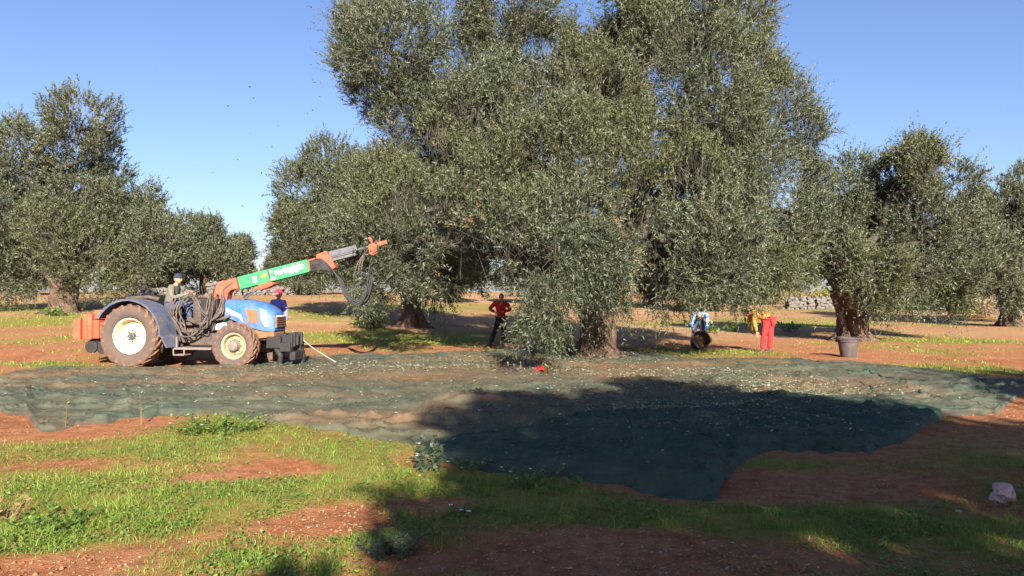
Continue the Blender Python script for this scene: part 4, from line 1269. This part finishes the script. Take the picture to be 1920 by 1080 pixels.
MB().prism([(hx(3.30), 1.30), (hx(3.47), 1.18), (hx(3.475), .92), (hx(3.33), .88)], -.26, .26).build('front_grille', M['rustgrille'], hd, bevel=.012)
for k in range(5):
    MB().box((hx(3.472), -.24, .94 + k * .055), (hx(3.490), .24, .965 + k * .055)).build('grille_bar', M['dark'], hd)
for s_ in (-1, 1):
    MB().prism([(hx(3.36), 1.27), (hx(3.462), 1.20), (hx(3.466), 1.12), (hx(3.37), 1.13)], s_ * .10 - .09, s_ * .10 + .09).build('headlight', M['lamp'], hd, bevel=.01)
MB().prism([(2.72, 1.0), (3.26, .86), (3.28, .70), (2.85, .66), (2.72, .80)], -.30, .30).build('lower_cowl', M['rustgrille'], tr, bevel=.03)
mb = MB().box((3.10, -.34, .44), (3.46, .34, .72)).box((3.30, -.24, .56), (3.56, .24, .78)).box((3.44, -.33, .36), (3.70, -.12, .58)).box((3.46, .12, .36), (3.76, .34, .58))
for k in range(7):
    mb.box((3.56 + .03 * (k % 2), -.27 + k * .078, .44 + .03 * (k % 3)), (3.72 + .04 * (k % 3), -.205 + k * .078, .76 + .05 * (k % 2)))
mb.build('front_weights', M['black'], tr, bevel=.02)
mb = MB().tube([(3.30, -.22, .46), (3.42, -.24, .25), (3.40, -.24, .03)], [.08, .07, .06], 10).box((3.28, -.36, .0), (3.58, -.12, .05)).tube([(3.70, .22, .40), (3.76, .24, .22), (3.74, .24, .04)], [.08, .08, .06], 10).box((3.6, .1, .0), (3.92, .40, .05)).box((3.66, -.28, .16), (3.80, .30, .36))
mb.build('front_support_legs', M['black'], tr, bevel=.012)
MB().tube([(2.30, .16, 1.55), (2.30, .16, 1.66), (2.36, .16, 1.72), (2.45, .16, 1.73)], .032, 10).build('exhaust_stub', M['black'], tr)
MB().tube([(1.72, -.30, .95), (2.05, -.30, .95)], .10, 16).tube([(2.05, -.30, .95), (2.10, -.30, .95)], .04, 8).build('white_filter', M['white'], tr, smooth=True)

# orange ballast behind, each block a piece of its own
bal = MB().box((-1.15, -.62, .66), (-.45, .62, .98)).build('ballast', M['orange'], tr, bevel=.02)
for lo, hi in (((-1.66, -.70, .64), (-1.475, .70, 1.12)), ((-1.44, -.66, .64), (-1.20, .66, 1.24)), ((-1.16, -.68, .66), (-1.00, -.44, 1.10)), ((-1.16, .44, .66), (-1.00, .68, 1.10)),
               ((-1.17, -.60, 1.13), (-.88, .60, 1.34)), ((-.87, -.56, 1.06), (-.55, .56, 1.36)), ((-.545, -.50, 1.10), (-.30, .50, 1.42)), ((-.98, -.65, .99), (-.80, -.50, 1.05))):
    MB().box(lo, hi).build('ballast_block', M['orange'], bal, bevel=.015)
for k in range(4):
    MB().box((-.98 + k * .10, -.66, .99), (-.92 + k * .10, -.54, 1.05)).build('ballast_rib', M['orange'], bal, bevel=.006)
for k in range(3):
    MB().box((-.97, -.655, .70 + k * .09), (-.62, -.625, .735 + k * .09)).build('ballast_rib', M['orange'], bal, bevel=.006)
MB().box((-1.36, -.675, .70), (-1.31, -.664, 1.20)).build('ballast_rib', M['orange'], bal)
mb = MB().tube([(-1.05, -.48, .47), (-1.05, .48, .47)], .20, 22).tube([(-1.32, -.52, .45), (-1.32, -.44, .45)], .16, 16)
mb.box((-1.4, -.45, .50), (-.55, .45, .64))
mb.build('rear_roller', M['black'], tr, bevel=.012)
MB().box((-.55, -.30, .60), (-.30, -.22, .75)).build('lower_link', M['dark'], tr, bevel=.01)
MB().box((-.55, .22, .60), (-.30, .30, .75)).build('lower_link', M['dark'], tr, bevel=.01)
MB().tube([(-.5, 0, 1.05), (-.2, 0, 1.0)], .04, 8).build('top_link', M['dark'], tr)

# boom
mb = MB().box((1.55, -.20, 1.0), (1.92, .20, 1.55)).prism([(1.62, 1.5), (1.66, 1.78), (1.76, 2.02), (1.90, 2.06), (1.98, 1.72), (1.95, 1.5)], -.15, .15)
mb.build('boom_post', M['orange'], tr, bevel=.02)
BA = R(14.2)
bo = Vector((2.27, 0, 1.98))                          # near lower start of the green box, mid height
Bm = Matrix.Translation(bo) @ Matrix.Rotation(R(7), 4, 'Z') @ Matrix.Rotation(-BA, 4, 'Y')
boom = MB().box((0, -.13, -.145), (1.74, .13, .165), Bm).build('boom', M['green'], tr, bevel=.012)
MB().prism([(-.56, -.20), (-.58, .02), (-.46, .15), (-.02, .15), (-.02, -.12), (-.20, -.10), (-.30, -.16), (-.36, -.30), (-.46, -.34)], -.15, .15, Bm).build('boom_elbow', M['orange'], boom, bevel=.015)
for a_, b_ in (((.36, -.145, -.07), (.46, -.134, .07)),):
    MB().box(a_, b_, Bm).build('boom_label', M['white'], boom)
MB().prism([(.56, .02), (.62, .09), (.72, .06), (.68, -.01)], -.137, -.133, Bm).build('boom_label', M['yellow'], boom)
MB().prism([(.78, -.12), (.84, -.02), (.92, -.10)], -.137, -.133, Bm).build('boom_label', M['white'], boom)
MB().prism([(.80, .06), (.83, .12), (.88, .07)], -.137, -.133, Bm).build('boom_label', M['white'], boom)
cu = bpy.data.curves.new('lettering', 'FONT')
cu.body = 'verdegiglio'
cu.size = .235
cu.extrude = .002
cu.offset = .0035
cu.align_x = 'LEFT'
to = link(bpy.data.objects.new('lettering_curve', cu))
bpy.context.view_layer.update()
tm = bpy.data.meshes.new_from_object(to.evaluated_get(bpy.context.evaluated_depsgraph_get()))
bpy.data.objects.remove(to)
wtxt = max(v_.co.x for v_ in tm.vertices)
k_ = .74 / wtxt
tm.transform(Bm @ Matrix.Translation((.91, -.134, -.03)) @ Matrix.Rotation(R(90), 4, 'X') @ Matrix.Diagonal((k_, 1, 1, 1)))
tm.materials.clear()
tm.materials.append(M['letter'])
link(bpy.data.objects.new('lettering', tm), boom)['label'] = 'white lettering verdegiglio'
# strap over the boom
MB().box((.755, -.142, -.16), (.785, .142, .18), Bm).build('boom_strap', M['dark'], boom)
MB().box((1.742, -.115, -.12), (1.95, .115, .15), Bm).build('boom_end', M['orange'], boom, bevel=.012)
MB().prism([(1.96, .02), (2.00, .22), (2.26, .24), (2.34, .02), (2.38, -.20), (2.30, -.22), (2.18, -.06)], -.14, .14, Bm).build('boom_flange', M['orange'], boom, bevel=.014)
mb = MB().box((2.30, -.10, .08), (2.98, .10, .215), Bm).box((2.30, -.085, -.03), (2.92, .085, .07), Bm).box((2.3, -.112, .045), (2.95, -.10, .075), Bm)
mb.build('inner_boom', M['steel'], boom, bevel=.008)
MB().tube([Bm @ Vector((2.9, 0, .1)), Bm @ Vector((3.5, 0, .10))], .035, 10).build('boom_rod', M['steel'], boom)
MB().prism([(3.24, -.08), (3.27, .13), (3.38, .16), (3.47, .10), (3.45, -.10), (3.34, -.15)], -.11, .11, Bm).build('clamp', M['orange'], boom, bevel=.02)
MB().box((3.48, -.07, .05), (3.72, .07, .15), Bm).build('clamp', M['orange'], boom, bevel=.02)
MB().prism([(3.34, .17), (3.30, .32), (3.35, .33), (3.42, .17)], -.04, .04, Bm).build('clamp', M['orange'], boom, bevel=.01)
# rams
MB().tube([(2.00, -.26, 1.08), (2.38, -.20, 1.54)], .058, 12).build('hydraulic_cylinder', M['green'], tr, smooth=True)
MB().tube([(2.38, -.20, 1.54), (2.78, -.12, 1.86)], .026, 10).build('hydraulic_rod', M['steel'], tr)
MB().prism([(2.66, 1.84), (2.80, 1.96), (3.10, 2.02), (3.22, 1.98), (3.02, 1.88), (2.86, 1.84)], -.12, .12).build('ram_bracket', M['orange'], tr, bevel=.02)

# hoses, each its own mesh
rh = random.Random(12)
def hose(pts, r_=.016, m_='hose', parent=None):
    return MB().tube(catmull(pts, 7), r_, 6).build('hydraulic_hose', M[m_], parent or tr, smooth=True)
for k in range(9):                                      # loops by the driver's feet
    a_ = rh.uniform(-.06, .06)
    y_ = -.48 - .05 * k + rh.uniform(-.03, .03)
    dep = .50 + .06 * k % .33
    e_ = [rh.uniform(-.13, .13) for _ in range(8)]
    hose([(1.10 + e_[0], y_ + .1, 1.62 + a_), (.98 + e_[1], y_, 1.34), (1.10 + e_[2], y_, 1.02 + e_[3]), (1.36 + e_[4], y_ - .02, .62 + dep * .3 + e_[5] * .5), (1.66 + e_[5], y_, .64 + dep * .3 + e_[6] * .6), (1.84 + e_[6] * .5, y_, 1.0 + a_), (1.86 + e_[7], y_ + .08, 1.38), (1.84 + a_, y_ + .2, 1.74)], rh.uniform(.013, .020))
for k in range(7):                                      # up to the boom elbow
    a_ = rh.uniform(-.08, .08)
    hose([(1.30 + a_, -.50, 1.10), (1.62 + a_, -.52 - .03 * k, 1.02), (1.95 + a_, -.46 - .02 * k, 1.22), (1.98 + a_ * .5, -.32, 1.55), (1.92 + a_ * .3, -.20, 1.80 + a_ * .5), (2.15, -.17, 2.0)], rh.uniform(.013, .018))
for k in range(5):
    a_ = rh.uniform(-.06, .06)
    hose([(2.15 + a_, -.34, 1.20), (1.9 + a_, -.50 - .02 * k, 1.12), (1.6, -.55, 1.30 + a_), (1.38 + a_, -.50, 1.60), (1.20, -.42, 1.72 + a_), (1.05 + a_, -.36, 1.62)], rh.uniform(.012, .018))
B = lambda x_, y_, z_: Bm @ Vector((x_, y_, z_))
for k in range(9):                                      # the bundle slung under the boom end
    a_ = rh.uniform(-.05, .05)
    y_ = -.16 + .035 * k
    dp = rh.uniform(0, .22)
    p0, p3 = B(1.80, -.14 - .012 * k, .10 - .03 * k), B(3.36, y_ * .6, -.05)
    hose([p0, B(2.12, -.17 - .01 * k, .06 - .03 * k), B(2.38, y_ - .10, -.42 - a_), B(2.50 + a_, y_ - .08, -.86 - dp * .5), B(2.72 + a_, y_, -1.02 - dp), B(2.98 + a_, y_, -.80 - dp), B(3.20 + a_, y_, -.42), p3], rh.uniform(.013, .018), 'hoseblack', boom)
for k in range(3):
    hose([B(2.75 + .1 * k, -.1, -.5), B(2.95 + .05 * k, -.1, -.2), B(3.25, -.08, .05), B(3.42 + .08 * k, -.06, .2)], .014, 'hose', boom)
    hose([B(3.40 + .07 * k, .0, .0), B(3.62 + .05 * k, .02, -.45), B(3.56 + .06 * k, .03, -.95)], .012, 'hoseblack', boom)
for k in range(3):
    MB().tube([(1.30 + .07 * k, -.22, 1.55), (1.26 + .07 * k, -.24, 1.86)], [.010, .010], 6).tube([(1.26 + .07 * k, -.24, 1.86), (1.255 + .07 * k, -.24, 1.91)], .018, 8).build('control_lever', M['black'], tr)

# pale pole leaning on the tractor front
p1 = Vector((*flat(630, 684), 0)); p1.z = net_z(p1.x, p1.y) + .012
p0 = at(548, 621, 18.2)
mb = MB().tube([p0, (p0 + p1) / 2 + Vector((0, 0, -.05)), p1], .014, 8)
tag(mb.build('pole', M['polepale']), 'thin pale pole slanting from the tractor nose down to the net', 'pole')

# ------------------------------------------------------------------ buckets
def bucket(label, loc, rot, h=.56, rt=.29, rb=.20, fill=None):
    o = empty('bucket', loc)
    o.rotation_euler = rot
    tag(o, label, 'bucket', 'harvest buckets')
    Rz = Matrix.Rotation(R(90), 4, 'X')
    MB().lathe([(.001, 0), (rb * .97, 0), (rb, .015), (rb + (rt - rb) * .72, h * .76), (rb + (rt - rb) * .74, h * .78), (rt * .985, h * .97), (rt * .95, h * .97), (rb + (rt - rb) * .70 - .012, h * .76), (rb - .012, .02), (.001, .02)], 40, Rz).build('shell', M['bucket'], o, smooth=True)
    MB().lathe([(rt * .985, h * .90), (rt * 1.04, h * .91), (rt * 1.055, h * 1.0), (rt * .96, h * 1.0), (rt * .955, h * .95)], 40, Rz).build('rim', M['bucket'], o, smooth=True)
    MB().lathe([(rb + (rt - rb) * .80, h * .775), (rt * 1.0, h * .785), (rt * 1.005, h * .83), (rb + (rt - rb) * .84, h * .84)], 40, Rz).build('rib_band', M['bucket'], o, smooth=True)
    for s_ in (-1, 1):
        mb = MB().tube([(s_ * rt * 1.02, -.07, h * .93), (s_ * (rt * 1.02 + .045), -.05, h * .92), (s_ * (rt * 1.02 + .05), .05, h * .92), (s_ * rt * 1.02, .07, h * .93)], .012, 6)
        mb.build('handle', M['bucket'], o)
    if fill:
        MB().lathe([(.001, h * .45), (rb * .7, h * .42), (rb + (rt - rb) * .38, h * .36)], 24, Rz).build('contents', M['clay'], o, smooth=True)
    return o
x0, y0 = flat(1590, 670)
bucket('large dusty black bucket standing upright on bare soil by the right tree', (x0, y0, gz(x0, y0)), (0, 0, .4))
x0, y0 = flat(1313, 656)
bucket('black bucket tipped towards the camera by the bending man in blue', (x0 - .02, y0 + .42, max(gz(x0, y0), net_z(x0, y0 + .3)) + .20), (R(74), 0, .1), .50, .28, .21, True)

# little red thing on the net
x0, y0 = flat(1012, 702)
mb = MB()
mb.tube(catmull([(-.09, 0, .02), (-.04, .03, .05), (.02, .0, .08), (.07, -.02, .05), (.10, .01, .02)], 4), [.02, .03, .04, .05, .055, .06, .065, .065, .06, .055, .05, .045, .04, .03, .03, .025, .02], 9)
o = mb.build('red_rag', M['redcloth'], smooth=True, loc=(x0, y0, net_z(x0, y0) + .0))
tag(o, 'small crumpled red cloth lying on the net in front of the great trunk', 'cloth')

# ------------------------------------------------------------------ people
def skin_mesh(pts, edges, sub=2):
    """one continuous surface grown round a skeleton of joints with radii"""
    me_ = bpy.data.meshes.new('figure')
    me_.from_pydata([p[:3] for p in pts], edges, [])
    ob = link(bpy.data.objects.new('figure', me_))
    ob.modifiers.new('skin', 'SKIN')
    s2 = ob.modifiers.new('subdivision', 'SUBSURF')
    s2.levels = s2.render_levels = sub
    for sv, p in zip(me_.skin_vertices[0].data, pts):
        sv.radius = (p[3], p[4] if len(p) > 4 else p[3])
    me_.skin_vertices[0].data[0].use_root = True
    bpy.context.view_layer.update()
    out = bpy.data.meshes.new_from_object(ob.evaluated_get(bpy.context.evaluated_depsgraph_get()))
    bpy.data.objects.remove(ob)
    bpy.data.meshes.remove(me_)
    return out

def sphere_part(scale, M4, shape=None, sub=3):
    bm = bmesh.new()
    bmesh.ops.create_icosphere(bm, subdivisions=sub, radius=1)
    for v_ in bm.verts:
        p_ = v_.co.copy()
        if shape:
            p_ = shape(p_)
        v_.co = M4 @ Vector((p_.x * scale[0], p_.y * scale[1], p_.z * scale[2]))
    vs, fs = [v_.co.copy() for v_ in bm.verts], [tuple(v_.index for v_ in f_.verts) for f_ in bm.faces]
    bm.free()
    return vs, fs

def face_shape(p):                                     # +y is the front of the face
    q = p.copy()
    if p.z < 0:
        q.x *= 1 - .28 * (-p.z); q.y *= 1 - .08 * (-p.z)
    if p.y > .6:
        n_ = math.exp(-((p.x / .16) ** 2 + ((p.z + .10) / .20) ** 2))
        q.y += .30 * n_
        for sx in (-.36, .36):
            q.y -= .13 * math.exp(-(((p.x - sx) / .17) ** 2 + ((p.z - .06) / .13) ** 2))
        q.y += .06 * math.exp(-((p.x / .3) ** 2 + ((p.z + .85) / .2) ** 2))
    return q

def person(label, loc, J, mats, hat=None, face=(0, -1, 0), headup=(0, 0, 1), sleeve=1.0, fat=1.0, extra=None):
    root = empty('person', loc)
    tag(root, label, 'person', 'olive harvest workers')
    g = lambda k: tuple(J[k])
    mid = lambda a, b, t: tuple(Vector(J[a]).lerp(Vector(J[b]), t))
    names = ['P', 'W', 'C', 'N', 'H', 'SL', 'EL', 'WL', 'SR', 'ER', 'WR', 'LL', 'KL', 'AL', 'LR', 'KR', 'AR']
    rad = dict(P=.125, W=.118, C=.135, N=.06, H=.056, SL=.066, EL=.044, WL=.030, SR=.066, ER=.044, WR=.030, LL=.092, KL=.060, AL=.042, LR=.092, KR=.060, AR=.042)
    ed = [('P', 'W'), ('W', 'C'), ('C', 'N'), ('N', 'H'), ('C', 'SL'), ('SL', 'EL'), ('EL', 'WL'), ('C', 'SR'), ('SR', 'ER'), ('ER', 'WR'), ('P', 'LL'), ('LL', 'KL'), ('KL', 'AL'), ('P', 'LR'), ('LR', 'KR'), ('KR', 'AR')]
    def grown(keep, add, nm, m_, ends=None, sub=2):
        pts = [(*(ends[k] if ends and k in ends else g(k)), (rad[k] + add.get(k, add['*'])) * fat) for k in keep]
        es = [(keep.index(a_), keep.index(b_)) for a_, b_ in ed if a_ in keep and b_ in keep]
        me_ = skin_mesh(pts, es, sub)
        me_.materials.clear()
        me_.materials.append(m_)
        me_.polygons.foreach_set('use_smooth', np.ones(len(me_.polygons), dtype=bool))
        return me_
    # body: limbs and trunk, head with a face, hands with fingers
    me_ = grown(names, {'*': 0}, 'body', M['skin'])
    mb = MB()
    mb.add([v_.co for v_ in me_.vertices], [tuple(p_.vertices) for p_ in me_.polygons])
    mi = [0] * len(mb.f)
    F_, U_ = Vector(face).normalized(), Vector(headup).normalized()
    X_ = F_.cross(U_).normalized(); U_ = X_.cross(F_).normalized()
    hc = Vector(J['H']) + U_ * .085 + F_ * .018
    HM = Matrix(((X_.x, F_.x, U_.x, hc.x), (X_.y, F_.y, U_.y, hc.y), (X_.z, F_.z, U_.z, hc.z), (0, 0, 0, 1)))
    def put(vf, k):
        mb.add(*vf); mi.extend([k] * len(vf[1]))
    put(sphere_part((.076, .096, .118), HM, face_shape, 4), 0)
    for sx in (-1, 1):
        put(sphere_part((.012, .022, .032), HM @ Matrix.Translation((sx * .077, -.005, -.003)), None, 2), 0)
        put(sphere_part((.013, .008, .008), HM @ Matrix.Translation((sx * .029, .084, .010)), None, 2), 1)
    put(sphere_part((.026, .008, .008), HM @ Matrix.Translation((0, .087, -.052)), None, 2), 2)
    for s_ in 'LR':
        w_, e_ = Vector(J['W' + s_]), Vector(J['E' + s_])
        d_ = (w_ - e_).normalized()
        n_ = Vector((0, -1, .2)) if abs(d_.y) < .8 else Vector((0, .2, 1))
        a_ = d_.cross(n_).normalized()                 # across the palm
        b_ = a_.cross(d_).normalized()
        pv = sphere_part((.040, .052, .017), Matrix(((a_.x, d_.x, b_.x, w_.x + d_.x * .05), (a_.y, d_.y, b_.y, w_.y + d_.y * .05), (a_.z, d_.z, b_.z, w_.z + d_.z * .05), (0, 0, 0, 1))), None, 2)
        put(pv, 0)
        for k, (off, ln_) in enumerate(((-.030, .062), (-.010, .076), (.010, .072), (.029, .056))):
            q0 = w_ + d_ * .085 + a_ * off
            q1 = q0 + d_ * ln_ * .5 + b_ * .008
            q2 = q1 + d_ * ln_ * .4 + b_ * .028
            n0 = len(mb.f)
            mb.tube([q0, q1, q2], [.0095, .009, .007], 6)
            mi.extend([0] * (len(mb.f) - n0))
        sgn = 1 if s_ == 'L' else -1
        q0 = w_ + d_ * .03 + a_ * sgn * .03
        q1 = q0 + d_ * .03 + a_ * sgn * .028 + b_ * .012
        q2 = q1 + d_ * .032 + b_ * .018
        n0 = len(mb.f)
        mb.tube([q0, q1, q2], [.012, .0105, .008], 6)
        mi.extend([0] * (len(mb.f) - n0))
    bo_ = mb.build('body', [M['skin'], M['eye'], M['lips']], root)
    bo_.data.polygons.foreach_set('material_index', mi)
    bo_.data.polygons.foreach_set('use_smooth', np.ones(len(mi), dtype=bool))
    # clothes
    up = ['P', 'W', 'C', 'N', 'SL', 'EL', 'WL', 'SR', 'ER', 'WR']
    ends = {'N': mid('C', 'N', .72), 'WL': mid('EL', 'WL', .93 * sleeve), 'WR': mid('ER', 'WR', .93 * sleeve), 'P': mid('P', 'W', -.1)}
    me_ = grown(up, {'*': .022, 'N': .045, 'C': .035, 'W': .035, 'P': .035, 'EL': .022, 'ER': .022, 'WL': .014, 'WR': .014}, 'shirt', mats['top'], ends)
    link(bpy.data.objects.new('shirt', me_), root)
    lo = ['P', 'LL', 'KL', 'AL', 'LR', 'KR', 'AR']
    ends = {'AL': mid('KL', 'AL', .97), 'AR': mid('KR', 'AR', .97)}
    me_ = grown(lo, {'*': .026, 'AL': .036, 'AR': .036, 'P': .030, 'LL': .024, 'LR': .024}, 'trousers', mats['legs'], ends)
    link(bpy.data.objects.new('trousers', me_), root)
    for s_ in 'LR':
        a_ = Vector(J['A' + s_]); t_ = Vector(J['T' + s_])
        d_ = Vector((t_.x - a_.x, t_.y - a_.y, 0)).normalized()
        s2 = Vector((-d_.y, d_.x, 0))
        z0 = a_.z - .085
        mb = MB()
        rings = []
        for u_, w_, h_ in ((-.075, .030, .07), (-.05, .040, .115), (.02, .043, .11), (.09, .048, .070), (.15, .046, .055), (.19, .030, .035)):
            c_ = Vector((a_.x, a_.y, 0)) + d_ * u_
            rings.append([c_ + s2 * (w_ * math.cos(q_)) + Vector((0, 0, z0 + (h_ * .5 + h_ * .5 * math.sin(q_)))) for q_ in [k * math.pi / 5 for k in range(10)]])
        mb.loft(rings)
        mb.build('shoe', M['shoe'], root, smooth=True)
    # hair and hat
    def cap_shape(p):
        q = p.copy()
        if q.z < .05:
            q.z = .05 + (q.z - .05) * .12
        return q
    hv = sphere_part((.082, .101, .118), HM @ Matrix.Translation((0, -.010, .008)), lambda p: Vector((p.x, p.y if p.y < .35 else .35 + (p.y - .35) * .35, p.z if p.z > -.55 else -.55)), 3)
    mbh = MB().add(*hv)
    mbh.build('hair', mats.get('hair', M['hair']), root, smooth=True)
    if hat:
        kind, hm = hat
        if kind == 'cap':
            v_, f_ = sphere_part((.090, .112, .112), HM @ Matrix.Translation((0, -.002, .032)), cap_shape, 3)
            c_ = MB().add(v_, f_).build('cap', hm, root, smooth=True)
            rg_ = []
            for rr, zz in ((.0, .034), (1.0, .022)):
                for th_ in range(-4, 5):
                    a_ = th_ * R(17)
                    y_ = .085 * math.cos(a_) + rr * (.085 * math.cos(a_ * .8))
                    rg_.append(HM @ Vector((math.sin(a_) * (.090 + .01 * rr), y_ + .012, zz + .008 * math.cos(a_))))
            mbp = MB()
            up_ = U_ * .007
            mbp.add(rg_ + [p_ + up_ for p_ in rg_], [(k, k + 1, k + 10, k + 9) for k in range(8)] + [(18 + k, 27 + k, 28 + k, 19 + k) for k in range(8)] + [(9 + k, 10 + k, 28 + k, 27 + k) for k in range(8)])
            mbp.build('cap_peak', hm, c_)
        else:
            v_, f_ = sphere_part((.092, .112, .118), HM @ Matrix.Translation((0, -.006, .030)), cap_shape, 3)
            c_ = MB().add(v_, f_).build('knit_hat', hm, root, smooth=True)
            mbp = MB()
            rr_ = [HM @ Vector((.090 * math.cos(k * R(20)), .110 * math.sin(k * R(20)) - .006, .036)) for k in range(19)]
            mbp.tube(rr_, .014, 6)
            mbp.build('hat_cuff', hm, c_, smooth=True)
    return root

V3 = lambda *a: a
# man in red shirt under the tree
x0, y0 = flat(935, 650)
person('man in red shirt and black trousers standing under the great tree, elbows out', (x0, y0, max(gz(x0, y0), net_z(x0, y0))),
       dict(P=V3(.09, 0, .95), W=V3(.08, 0, 1.12), C=V3(.06, -.01, 1.32), N=V3(.08, -.02, 1.49), H=V3(.09, -.03, 1.55), SL=V3(-.13, -.02, 1.43), EL=V3(-.31, .02, 1.23), WL=V3(-.10, -.22, 1.13), SR=V3(.27, -.02, 1.43), ER=V3(.40, -.03, 1.20), WR=V3(.16, -.26, 1.16),
            LL=V3(.0, 0, .89), KL=V3(-.13, -.06, .50), AL=V3(-.28, .02, .085), TL=V3(-.36, -.15, 0), LR=V3(.18, 0, .89), KR=V3(.16, -.07, .49), AR=V3(.15, .02, .085), TR=V3(.20, -.2, 0)),
       dict(top=M['redcloth'], legs=M['blackcloth'], hair=M['black']), None, (.25, -1, -.15))
# man in red cap behind the bonnet
Yc = 19.75
x0 = (522 - 960) / FPX * Yc
person('man in red cap and violet shirt standing behind the tractor bonnet', (x0, Yc, gz(x0, Yc)),
       dict(P=V3(-.02, 0, .98), W=V3(-.02, 0, 1.16), C=V3(0, -.01, 1.38), N=V3(.0, -.01, 1.56), H=V3(.01, -.01, 1.63), SL=V3(-.17, .06, 1.50), EL=V3(-.22, .03, 1.22), WL=V3(-.10, -.16, 1.05), SR=V3(.17, -.08, 1.50), ER=V3(.23, -.10, 1.22), WR=V3(.28, -.24, 1.02),
            LL=V3(-.11, .03, .92), KL=V3(-.11, 0, .51), AL=V3(-.12, .04, .085), TL=V3(-.05, -.1, 0), LR=V3(.08, -.03, .92), KR=V3(.10, -.06, .51), AR=V3(.12, -.02, .085), TR=V3(.25, -.1, 0)),
       dict(top=M['purple'], legs=M['blackcloth'], hair=M['hair']), ('cap', M['redcap']), (.85, -.5, .12))
# driver
dm = Matrix.Translation((TX, TY, TZ)) @ Matrix.Rotation(TYAW, 4, 'Z')
dp = dm @ Vector((.40, 0, 1.05))
person('driver in dark knit hat and grey green jacket seated on the tractor', tuple(dp),
       dict(P=V3(.02, 0, .37), W=V3(.03, 0, .50), C=V3(.10, 0, .72), N=V3(.17, -.01, .90), H=V3(.21, -.02, .965), SL=V3(.10, .19, .84), EL=V3(.22, .27, .60), WL=V3(.50, .15, .66), SR=V3(.11, -.19, .84), ER=V3(.20, -.28, .58), WR=V3(.50, -.17, .68),
            LL=V3(.08, .10, .35), KL=V3(.46, .17, .47), AL=V3(.60, .17, .085), TL=V3(.8, .17, 0), LR=V3(.08, -.10, .35), KR=V3(.46, -.17, .47), AR=V3(.60, -.17, .085), TR=V3(.8, -.17, 0)),
       dict(top=M['sage'], legs=M['denim'], hair=M['hair']), ('knit', M['navy']), (1, -.25, -.05), (-.1, 0, 1))
# man in blue bending over the tipped bucket
x0, y0 = flat(1318, 656)
y0 += .78
person('man in blue checked shirt bending forward over the tipped bucket', (x0, y0, gz(x0, y0)),
       dict(P=V3(.08, .22, .90), W=V3(.08, .08, 1.03), C=V3(.07, -.12, 1.12), N=V3(.02, -.30, 1.06), H=V3(-.01, -.35, 1.01), SL=V3(-.14, -.20, 1.07), EL=V3(-.24, -.30, .80), WL=V3(-.20, -.40, .56), SR=V3(.26, -.18, 1.08), ER=V3(.28, -.30, .80), WR=V3(.16, -.40, .56),
            LL=V3(-.02, .2, .86), KL=V3(-.08, .02, .48), AL=V3(-.10, .16, .085), TL=V3(-.12, 0, 0), LR=V3(.18, .2, .86), KR=V3(.22, .02, .48), AR=V3(.24, .16, .085), TR=V3(.27, 0, 0)),
       dict(top=M['plaid'], legs=M['denim'], hair=M['hair']), None, (-.1, -.65, -.75), (0, -.75, .65))
# man in red trousers bending to the left
x0, y0 = flat(1437, 661)
person('man in bright red trousers and ochre jacket bent over to the left', (x0, y0, gz(x0, y0)),
       dict(P=V3(.06, 0, 1.02), W=V3(-.09, 0, 1.13), C=V3(-.30, 0, 1.22), N=V3(-.49, 0, 1.19), H=V3(-.55, 0, 1.15), SL=V3(-.42, .19, 1.13), EL=V3(-.44, .22, .86), WL=V3(-.40, .12, .64), SR=V3(-.42, -.19, 1.13), ER=V3(-.42, -.22, .86), WR=V3(-.34, -.14, .64),
            LL=V3(.15, .09, .95), KL=V3(.15, .08, .52), AL=V3(.14, .12, .085), TL=V3(-.05, .10, 0), LR=V3(-.04, -.10, .95), KR=V3(-.11, -.11, .53), AR=V3(-.15, -.08, .085), TR=V3(-.35, -.1, 0)),
       dict(top=M['ochre'], legs=M['redtrouser'], hair=M['black']), None, (-.75, 0, -.66), (-.66, 0, .75), fat=1.04)
